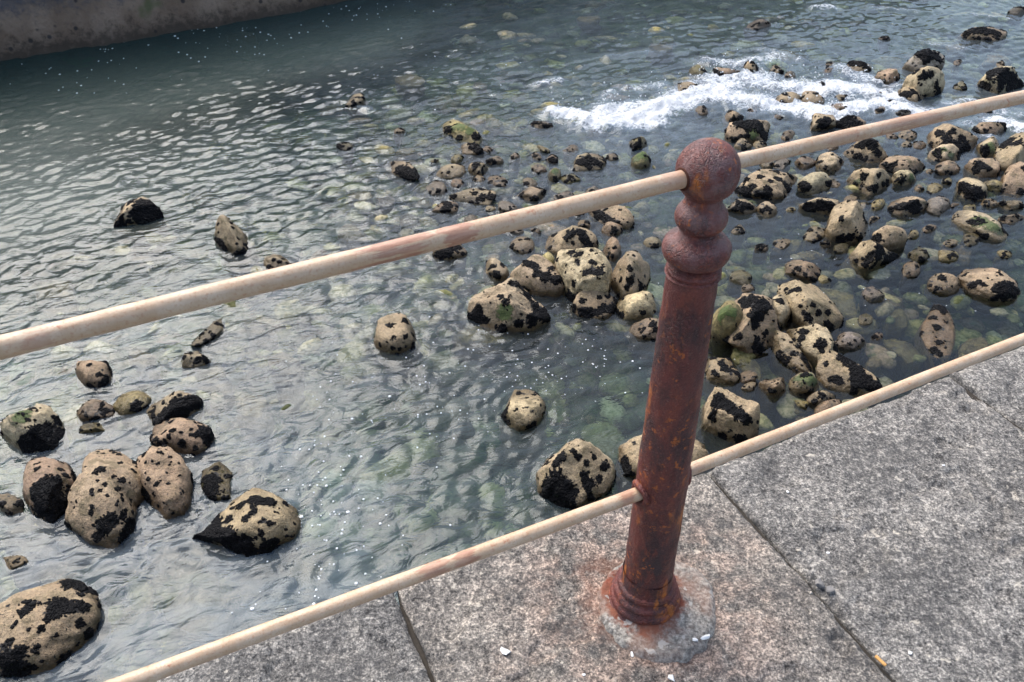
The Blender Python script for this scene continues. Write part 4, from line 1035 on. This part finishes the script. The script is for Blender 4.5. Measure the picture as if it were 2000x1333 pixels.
# rails: each a pipe in the vertical plane of the railing, its far end found from where it leaves the picture
nrm3 = np.array([N[0], N[1], 0.0]); u3 = np.array([U[0], U[1], 0.0]); B3 = np.array([POST[0], POST[1], 0.0])
def on_plane(x, y):
    d = ray(x, y)
    P = CAM + d * (((B3 - CAM) @ nrm3) / (d @ nrm3))
    return np.array([(P - B3) @ u3, P[2]])              # (along, height)
def pipe(name, px0, px1, ext0, ext1, r, worn_px):
    a, b = on_plane(*px0), on_plane(*px1)
    dirv = (b - a) / np.linalg.norm(b - a)
    a2, b2 = a - dirv * ext0, b + dirv * ext1
    Ln = np.linalg.norm(b2 - a2)
    worn = []
    for (x0, y0, x1, y1, am) in worn_px:
        s0, s1 = sorted([(on_plane(x0, y0) - a2) @ dirv, (on_plane(x1, y1) - a2) @ dirv])
        worn.append((s0, s1, am))
    n, ks = 40, np.arange(0, Ln, .008)
    th = np.linspace(0, 2 * PI, n, endpoint=False)
    K, Th = np.meshgrid(ks, th, indexing='ij')
    q = np.stack([K, np.cos(Th), np.sin(Th)], -1).reshape(-1, 3)
    rr = r + .00035 * fbm(q * [18, 2.2, 2.2] + r * 1000, 3)
    bend = .0012 * pn(np.column_stack([q[:, 0] * 3, np.full(len(q), r * 777), np.zeros(len(q))]))
    v = np.column_stack([q[:, 0], q[:, 1] * rr, q[:, 2] * rr + bend])
    aa = np.arange(len(ks) * n).reshape(len(ks), n); bb = np.roll(aa, -1, axis=1)
    fc = [list(t) for t in np.stack([aa[:-1], aa[1:], bb[1:], bb[:-1]], -1).reshape(-1, 4)]
    fc.append(list(aa[0])); fc.append(list(aa[-1][::-1]))
    o = mesh_obj(name, v, fc, mat_paint(worn), rail)
    o.location = (a2[0], 0, a2[1])
    o.rotation_euler = (0, -math.atan2(dirv[1], dirv[0]), 0)
    return o
pipe('top_rail', (0, 679), (1335, 349.5), .9, .06, .0131, [(690, 508, 838, 470, 1.0), (856, 465, 925, 447, 1.0), (30, 668, 110, 650, .5), (1285, 360, 1340, 348, .5)])
pipe('top_rail', (1447, 313), (2000, 189), .05, 1.1, .0112, [(1700, 256, 1850, 222, .62), (1600, 279, 1680, 261, .4)])
pipe('lower_rail', (250, 1333), (1240, 967), .9, .06, .0132, [(815, 1122, 875, 1099, .85), (883, 1097, 935, 1078, .85), (1205, 980, 1240, 967, .8)])
pipe('lower_rail', (1347, 918), (2000, 662), .05, 1.2, .0128, [(1345, 919, 1368, 910, .5)])
def torus_obj(name, along, zc, R, r, side, parent, mat, sq=1.0):
    n, m = 40, 16
    v = []
    for i in range(n):
        a = 2 * PI * i / n
        for j in range(m):
            b = 2 * PI * j / m
            rr = R + r * math.cos(b)
            v.append((along + side * r * sq * math.sin(b) - (0.011 * math.cos(a) ** 2 * side if R > .018 else 0) * 0.6, rr * math.cos(a), zc + rr * math.sin(a)))
    idx = np.arange(n * m).reshape(n, m)
    i2 = np.roll(idx, -1, 0); j2 = np.roll(idx, -1, 1); k2 = np.roll(i2, -1, 1)
    return mesh_obj(name, v, np.stack([idx, j2, k2, i2], -1).reshape(-1, 4), mat, parent)
zl = on_plane(1240, 967); zr = on_plane(1347, 918)
torus_obj('socket_ring', -.052, zl[1], .0205, .0068, -1, post, M_RUST)
torus_obj('socket_ring', .052, zr[1] , .0205, .0068, 1, post, M_RUST)
M_HOLE = mat_plain('dark_rust', (.07, .02, .01), .8, 120)
zt = on_plane(1335, 349.5)
torus_obj('hole_rim', -.0435, zt[1], .0148, .0022, -1, post, M_HOLE, .8)
zt = on_plane(1447, 313)
torus_obj('hole_rim', .0445, zt[1], .0128, .0016, 1, post, M_HOLE, .8)

# ------------------------------------------------------------------ rocks
def make_rock(i, label, x, y, w, h, tilt, colk, o):
    C, M, c, dist = o['fr']
    rs = np.random.RandomState(100 + i)
    big = max(w, h)
    S, Fc = ICO[o.get('s', 4 if big > 44 else 3)]
    p = S.copy()
    for k in range(o.get('c', 5) + 2 if o.get('c', 5) >= 0 else 2):
        d = rs.normal(size=3); d[2] = abs(d[2]) * .8 if k % 3 else d[2]
        d /= np.linalg.norm(d)
        kk = rs.uniform(.50, .82) if o.get('c', 4) > 2 else rs.uniform(.70, .9)
        ex = np.maximum(0, p @ d - kk)
        p = p - np.outer(ex * .94, d)
    for d, kk in o.get('cut', []):
        d = np.array(d) / np.linalg.norm(d)
        p = p - np.outer(np.maximum(0, p @ d - kk) * .94, d)
    sd = rs.uniform(0, 80, 3)
    dis = .10 * pn(S * 1.15 + sd) + .06 * pn(S * 2.4 + sd) + .035 * fbm(S * 5.5 + sd, 4) - .05 * np.clip(.25 - np.abs(pn(S * 1.9 + sd + 9)), 0, 1)
    if o.get('s', 4) == 5: dis = dis + .010 * fbm(S * 17 + sd, 2)
    p = p * (1 + dis)[:, None]
    if o.get('rad'):
        rd = np.array(o['rad'] + [o['rad'][0]])
        az = np.degrees(np.arctan2(S[:, 1], S[:, 0])) % 360
        p[:, :2] *= np.interp(az, np.linspace(0, 360, len(rd)), rd)[:, None]
    up = S[:, 2] > -.25
    for ax in (0, 1):
        lo, hi = p[up, ax].min(), p[up, ax].max()
        p[:, ax] = (p[:, ax] - (lo + hi) / 2) * 2 / (hi - lo)
    p[:, 2] /= p[:, 2].max()
    zeq = C[2]
    bot = max(.12, zeq - bed_z(C[None, :2])[0] + .05)
    zloc = np.where(p[:, 2] > 0, p[:, 2] * c, p[:, 2] * bot)
    wide = 1 + .12 * np.clip(-p[:, 2], 0, 1)
    v = np.column_stack([(p[:, :2] * wide[:, None]) @ M.T, zloc])
    if o.get('sub') is not None: v[:, 2] -= c
    ob = mesh_obj('rock', v, Fc, M_ROCK, None, True, C)
    rc = np.array(COLOURS[colk]) * rs.uniform(.88, 1.12) * rs.uniform(.97, 1.03, 3)
    ob.color = (*rc, 1)
    tag(ob, label, 'rock', o['g'])
    # spots
    W = v + C
    bvh = BVHTree.FromPolygons([Vector(q) for q in W], [tuple(int(z) for z in t) for t in Fc])
    def hit(px, py):
        loc, n, idx, ds = bvh.ray_cast(Vector(CAM), Vector(ray(px, py)))
        if loc is None:
            d = ray(px, py); tgt = Vector(CAM + d * (dist / 1.0))
            loc, n, idx, ds = bvh.find_nearest(tgt)
        return np.array(loc)
    al = np.zeros(len(v))
    for (px, py, r) in o.get('A', []):
        q = hit(px, py); rm = r * dist / F_PX * 1.35
        dd = np.linalg.norm(W - q, axis=1) / rm
        al = np.maximum(al, np.clip(1.35 - dd, 0, 1))
    if o.get('sub') is not None: al = np.maximum(al, .32)
    elif colk in 'oy': al = np.maximum(al, .28)
    else: al = np.maximum(al, .12 * (rs.rand() < .5))
    attr(ob, 'algae', al)
    spots = [(hit(px, py), r * dist / F_PX * (1.0 if o['g'] in (G1, G2) else 1.18)) for (px, py, r) in o.get('P', [])]
    sz = np.sqrt(abs(np.linalg.det(M)))
    mus = np.zeros(len(v))
    m = o.get('m', .10 if not o.get('P') else .0)
    topv = np.where((W[:, 2] > WZ + .01))[0]
    if o.get('sub') is None and len(topv):
        for k in range(int(m * 14)):
            q = W[rs.choice(topv)]
            spots.append((q, sz * rs.uniform(.12, .34)))
        for k in range(rs.randint(3, 11) if colk not in 'oyc' else 2):                    # stray small spots on every side
            q = W[rs.choice(topv)]
            spots.append((q, sz * (.018 + .07 * rs.rand() ** 2.5)))
        if o['g'] == G1 and big > 105:                            # peppering of tiny barnacle-dark dots
            cl = [W[rs.choice(topv)] for _ in range(6)]
            for k in range(30):
                near_ = topv[np.linalg.norm(W[topv] - cl[rs.randint(6)], axis=1) < .55 * sz]
                if len(near_): spots.append((W[rs.choice(near_)], .005 + .011 * rs.rand() ** 2))
        nl = 8 if (colk in 'tbp' and big > 60) else 3            # mussel tufts on near and right sides, also painting the dark waterline reflection
        for k in range(nl):
            ln = np.where((np.abs(W[:, 2] - WZ) < .05) & ((W[:, 1] < C[1]) | (W[:, 0] > C[0] + .3 * sz)))[0]
            if len(ln): spots.append((W[rs.choice(ln)], sz * rs.uniform(.08, .2)))
    for q, r in spots:
        mus += np.exp(-1.0 * (((W - q) ** 2).sum(1)) / (r * r))
    mus = np.clip(.5 + (mus - .45) * 1.1, 0, 1)
    attr(ob, 'mus', mus)
    if not spots: return ob
    ms = 0.0062 if dist < 5.2 else 0.0062 + (dist - 5.2) * .0014
    tri = W[Fc]
    area = .5 * np.linalg.norm(np.cross(tri[:, 1] - tri[:, 0], tri[:, 2] - tri[:, 0]), axis=1)
    area = np.where(tri[:, :, 2].mean(1) > WZ - .05, area, 0)
    tot = area.sum()
    if tot <= 0: return ob
    nS = int(min(14000, tot / (ms * ms * 0.9)))
    ti = rs.choice(len(Fc), nS, p=area / tot)
    r1, r2 = np.sqrt(rs.rand(nS)), rs.rand(nS)
    Q = tri[ti, 0] * (1 - r1)[:, None] + tri[ti, 1] * (r1 * (1 - r2))[:, None] + tri[ti, 2] * (r1 * r2)[:, None]
    nr_ = np.cross(tri[ti, 1] - tri[ti, 0], tri[ti, 2] - tri[ti, 0]); nr_ /= np.linalg.norm(nr_, axis=1)[:, None] + 1e-12
    nse = fbm(Q * 19 + i, 4, .62) * .42 - .03
    fld = np.zeros(nS)
    for q, r in spots:
        fld += np.exp(-(((Q - q) ** 2).sum(1)) / (r * r))
    keep = fld + nse + rs.uniform(-.11, .11, nS) > .42
    keep &= fbm(Q * 24 + 50, 2) > -.7
    Q, nr_ = Q[keep], nr_[keep]
    if len(Q) < 3: return ob
    sv, sf = ICO[1]
    n = len(Q)
    t1 = rs.normal(size=(n, 3)); t1 -= (t1 * nr_).sum(1)[:, None] * nr_; t1 /= np.linalg.norm(t1, axis=1)[:, None]
    t2 = np.cross(nr_, t1)
    up_ = nr_ + t1 * rs.uniform(-.5, .5, (n, 1))
    L = ms * rs.uniform(.75, 1.5, n)
    Vm = Q[:, None, :] + (sv[None, :, 0:1] * (L * 1.15)[:, None, None]) * t1[:, None] + (sv[None, :, 1:2] * (L * .8)[:, None, None]) * t2[:, None] + (sv[None, :, 2:3] * (L * .62)[:, None, None]) * up_[:, None]
    Fm = (sf[None] + (np.arange(n) * len(sv))[:, None, None]).reshape(-1, 3)
    mo = mesh_obj('mussel_shade_patch', Vm.reshape(-1, 3) - C, Fm, M_MUS, ob)  # mussels, plus the spots that paint shade and waterline reflection
    mo['kind'] = 'stuff'
    return ob
for i, r in enumerate(ROCKS):
    make_rock(i, *r)

# ------------------------------------------------------------------ bubbles, modelled sparkle and spray
rb = np.random.RandomState(21)
sv, sf = ICO[1]
def beads(name, pts, rads, flat, mat):
    n = len(pts)
    Vb = np.asarray(pts)[:, None, :] + sv[None] * np.asarray(rads)[:, None, None] * np.array([1, 1, flat])
    Fb = (sf[None] + (np.arange(n) * len(sv))[:, None, None]).reshape(-1, 3)
    return mesh_obj(name, Vb.reshape(-1, 3), Fb, mat)
M_FOAM = mat_plain('white_foam', (.85, .87, .87), .6, 200, .1)
pts, rads = [], []
for (cx, cy, sx, sy, n, r0) in ((640, 960, 45, 90, 70, .0065), (1120, 710, 110, 40, 80, .006), (830, 780, 120, 70, 80, .006), (700, 1050, 90, 90, 40, .006), (560, 1180, 90, 60, 26, .0065),
                                (1560, 560, 160, 120, 55, .005), (470, 60, 110, 18, 46, .011), (330, 95, 120, 26, 36, .010), (700, 15, 90, 14, 40, .011), (160, 150, 110, 20, 26, .010), (900, 110, 140, 50, 22, .009)):  # beads near the far wall model water sparkle as white dots
    for k in range(n):
        p = at(cx + rb.normal() * sx, cy + rb.normal() * sy)
        j = int(np.argmin(np.abs(xs - p[0]))) * len(ys) + int(np.argmin(np.abs(ys - p[1])))
        if (p[:2] @ N) < EDGE + .05: continue
        pts.append((p[0], p[1], V[j, 2] + .001)); rads.append(r0 * rb.uniform(.35, 1.25) * (1.6 if rb.rand() < .06 else 1))
bub = beads('bubbles_and_sparkle', pts, rads, .45, M_FOAM)
tag(bub, 'white foam bubbles and modelled sparkle dots on the water', 'bubbles', kind='stuff')
pts, rads = [], []
for k in range(420):
    (a, b, wpx, s) = FOAM[rb.choice(14)]
    t = rb.rand()
    p = at(a[0] + (b[0] - a[0]) * t + rb.normal() * wpx * .7, a[1] + (b[1] - a[1]) * t + rb.normal() * wpx * .5)
    pts.append((p[0], p[1], WZ + .05 + abs(rb.normal()) * .11)); rads.append(rb.uniform(.003, .010))
spr = beads('surf_spray', pts, rads, 1, M_FOAM)
tag(spr, 'white droplets of spray above the breaking surf', 'spray', kind='stuff')

# ------------------------------------------------------------------ litter on the paving
M_LIME = mat_plain('white_lime', (.82, .81, .78), .85, 90, .2)
def chip(name, label, cat, px, py, w, h, rot, mat, z=.012, seed=0, flat=.25, group=None):
    p = at(px, py, z)
    s = depth(p) / F_PX
    rs = np.random.RandomState(seed)
    S, Fc = ICO[3]
    q = S.copy()
    for k in range(7):
        d = rs.normal(size=3); d /= np.linalg.norm(d)
        q = q - np.outer(np.maximum(0, q @ d - rs.uniform(.35, .7)), d)
    q = q * (1 + .28 * pn(S * 1.6 + seed * 3.7) + .16 * pn(S * 4 + seed))[:, None]
    a = math.radians(rot)
    q = q * (w / 2 * s, h / 2 * s * 1.15, min(w, h) / 2 * s * flat * 2)
    q = np.column_stack([q[:, 0] * math.cos(a) - q[:, 1] * math.sin(a), q[:, 0] * math.sin(a) + q[:, 1] * math.cos(a), q[:, 2] * .8])
    o = mesh_obj(name, q, Fc, mat, None, True, (p[0], p[1], z))
    return tag(o, label, cat, group)
WG = 'white chips on the paving'
chip('shell_chip', 'long white chip on the slab left of the post foot', 'chip', 988, 1272, 27, 15, -42, M_LIME, .007, 1, .22, WG)
chip('shell_chip', 'large white chip on the right rim of the mortar collar', 'chip', 1379, 1246, 24, 10, 22, M_LIME, .022, 2, .3, WG)
chip('shell_chip', 'white chip just left of the large one on the mortar collar', 'chip', 1357, 1250, 17, 9, -28, M_LIME, .022, 3, .3, WG)
chip('shell_chip', 'small white chip at the front of the mortar collar', 'chip', 1235, 1278, 8, 12, 0, M_LIME, .02, 4, .3, WG)
chip('shell_chip', 'white chip at the bottom picture edge below the post', 'chip', 1313, 1326, 18, 15, -30, M_LIME, .007, 5, .2, WG)
chip('shell_chip', 'tiny white speck left of the rusty post foot ring', 'chip', 1140, 1318, 8, 7, 0, M_LIME, .007, 6, .3, WG)
chip('shell_chip', 'white chip below the right slab joint middle', 'chip', 1778, 1275, 13, 8, -30, M_LIME, -.002, 7, .2, WG)
chip('shell_chip', 'small white chip on the grey slab right of the joint', 'chip', 1618, 1080, 9, 5, -10, M_LIME, -.002, 8, .3, WG)
chip('shell_chip', 'round white chip in the upper middle of the grey slab', 'chip', 1539, 961, 6, 6, 0, M_LIME, -.002, 9, .4, WG)
chip('shell_chip', 'pale chip near the far edge of the grey slab', 'chip', 1843, 909, 6, 6, 0, M_LIME, -.002, 10, .4, WG)
M_LICH = mat_plain('pale_mortar', (.42, .38, .32), .95, 70, .5)
M_CRUMB = mat_plain('mortar_crumbs', (.22, .21, .20), .95, 80, .5)
for k, (x, y, w, h, lb) in enumerate(((1600, 1140, 30, 20, 'dark mortar crumb at the gap in the slab joint'), (1622, 1152, 20, 15, 'larger right crumb in the broken slab joint'),
                                     (1582, 1160, 13, 10, 'pale crumb at the left of the broken joint'), (1606, 1180, 8, 9, 'small pale crumb below the broken joint'), (1560, 1076, 8, 9, 'pinkish pebble on the grey slab above the joint gap'))):
    chip('crumb', lb, 'crumb', x, y, w, h, 10 * k, M_LICH if k in (2, 3, 4) else M_CRUMB, .002, 50 + k, .4, 'crumbs by the slab joint')
# cigarette end in the joint
p0, p1 = at(1709, 1284, 0), at(1729, 1303, 0)
ax_ = p1 - p0; Lc = np.linalg.norm(ax_); azc = math.atan2(ax_[1], ax_[0])
n = 18
vv, ff = [], []
prof = [(0, .0), (0, .0034), (.001, .0039), (Lc * .45, .0037), (Lc * .8, .0038), (Lc - .001, .0037), (Lc, .0032), (Lc, 0)]
for i, (xx, rr) in enumerate(prof):
    for j in range(n):
        a = 2 * PI * j / n
        vv.append((xx, rr * math.cos(a), rr * .8 * math.sin(a)))
for i in range(len(prof) - 1):
    for j in range(n):
        ff.append((i * n + j, i * n + (j + 1) % n, (i + 1) * n + (j + 1) % n, (i + 1) * n + j))
cg = mesh_obj('cigarette_end', vv, ff, mat_plain('cork_paper', (.68, .36, .12), .7, 300, .3), None, True, (p0[0], p0[1], .0045))
cg.rotation_euler = (0, 0, azc)
tag(cg, 'orange cigarette end lying in the slab joint', 'cigarette end')
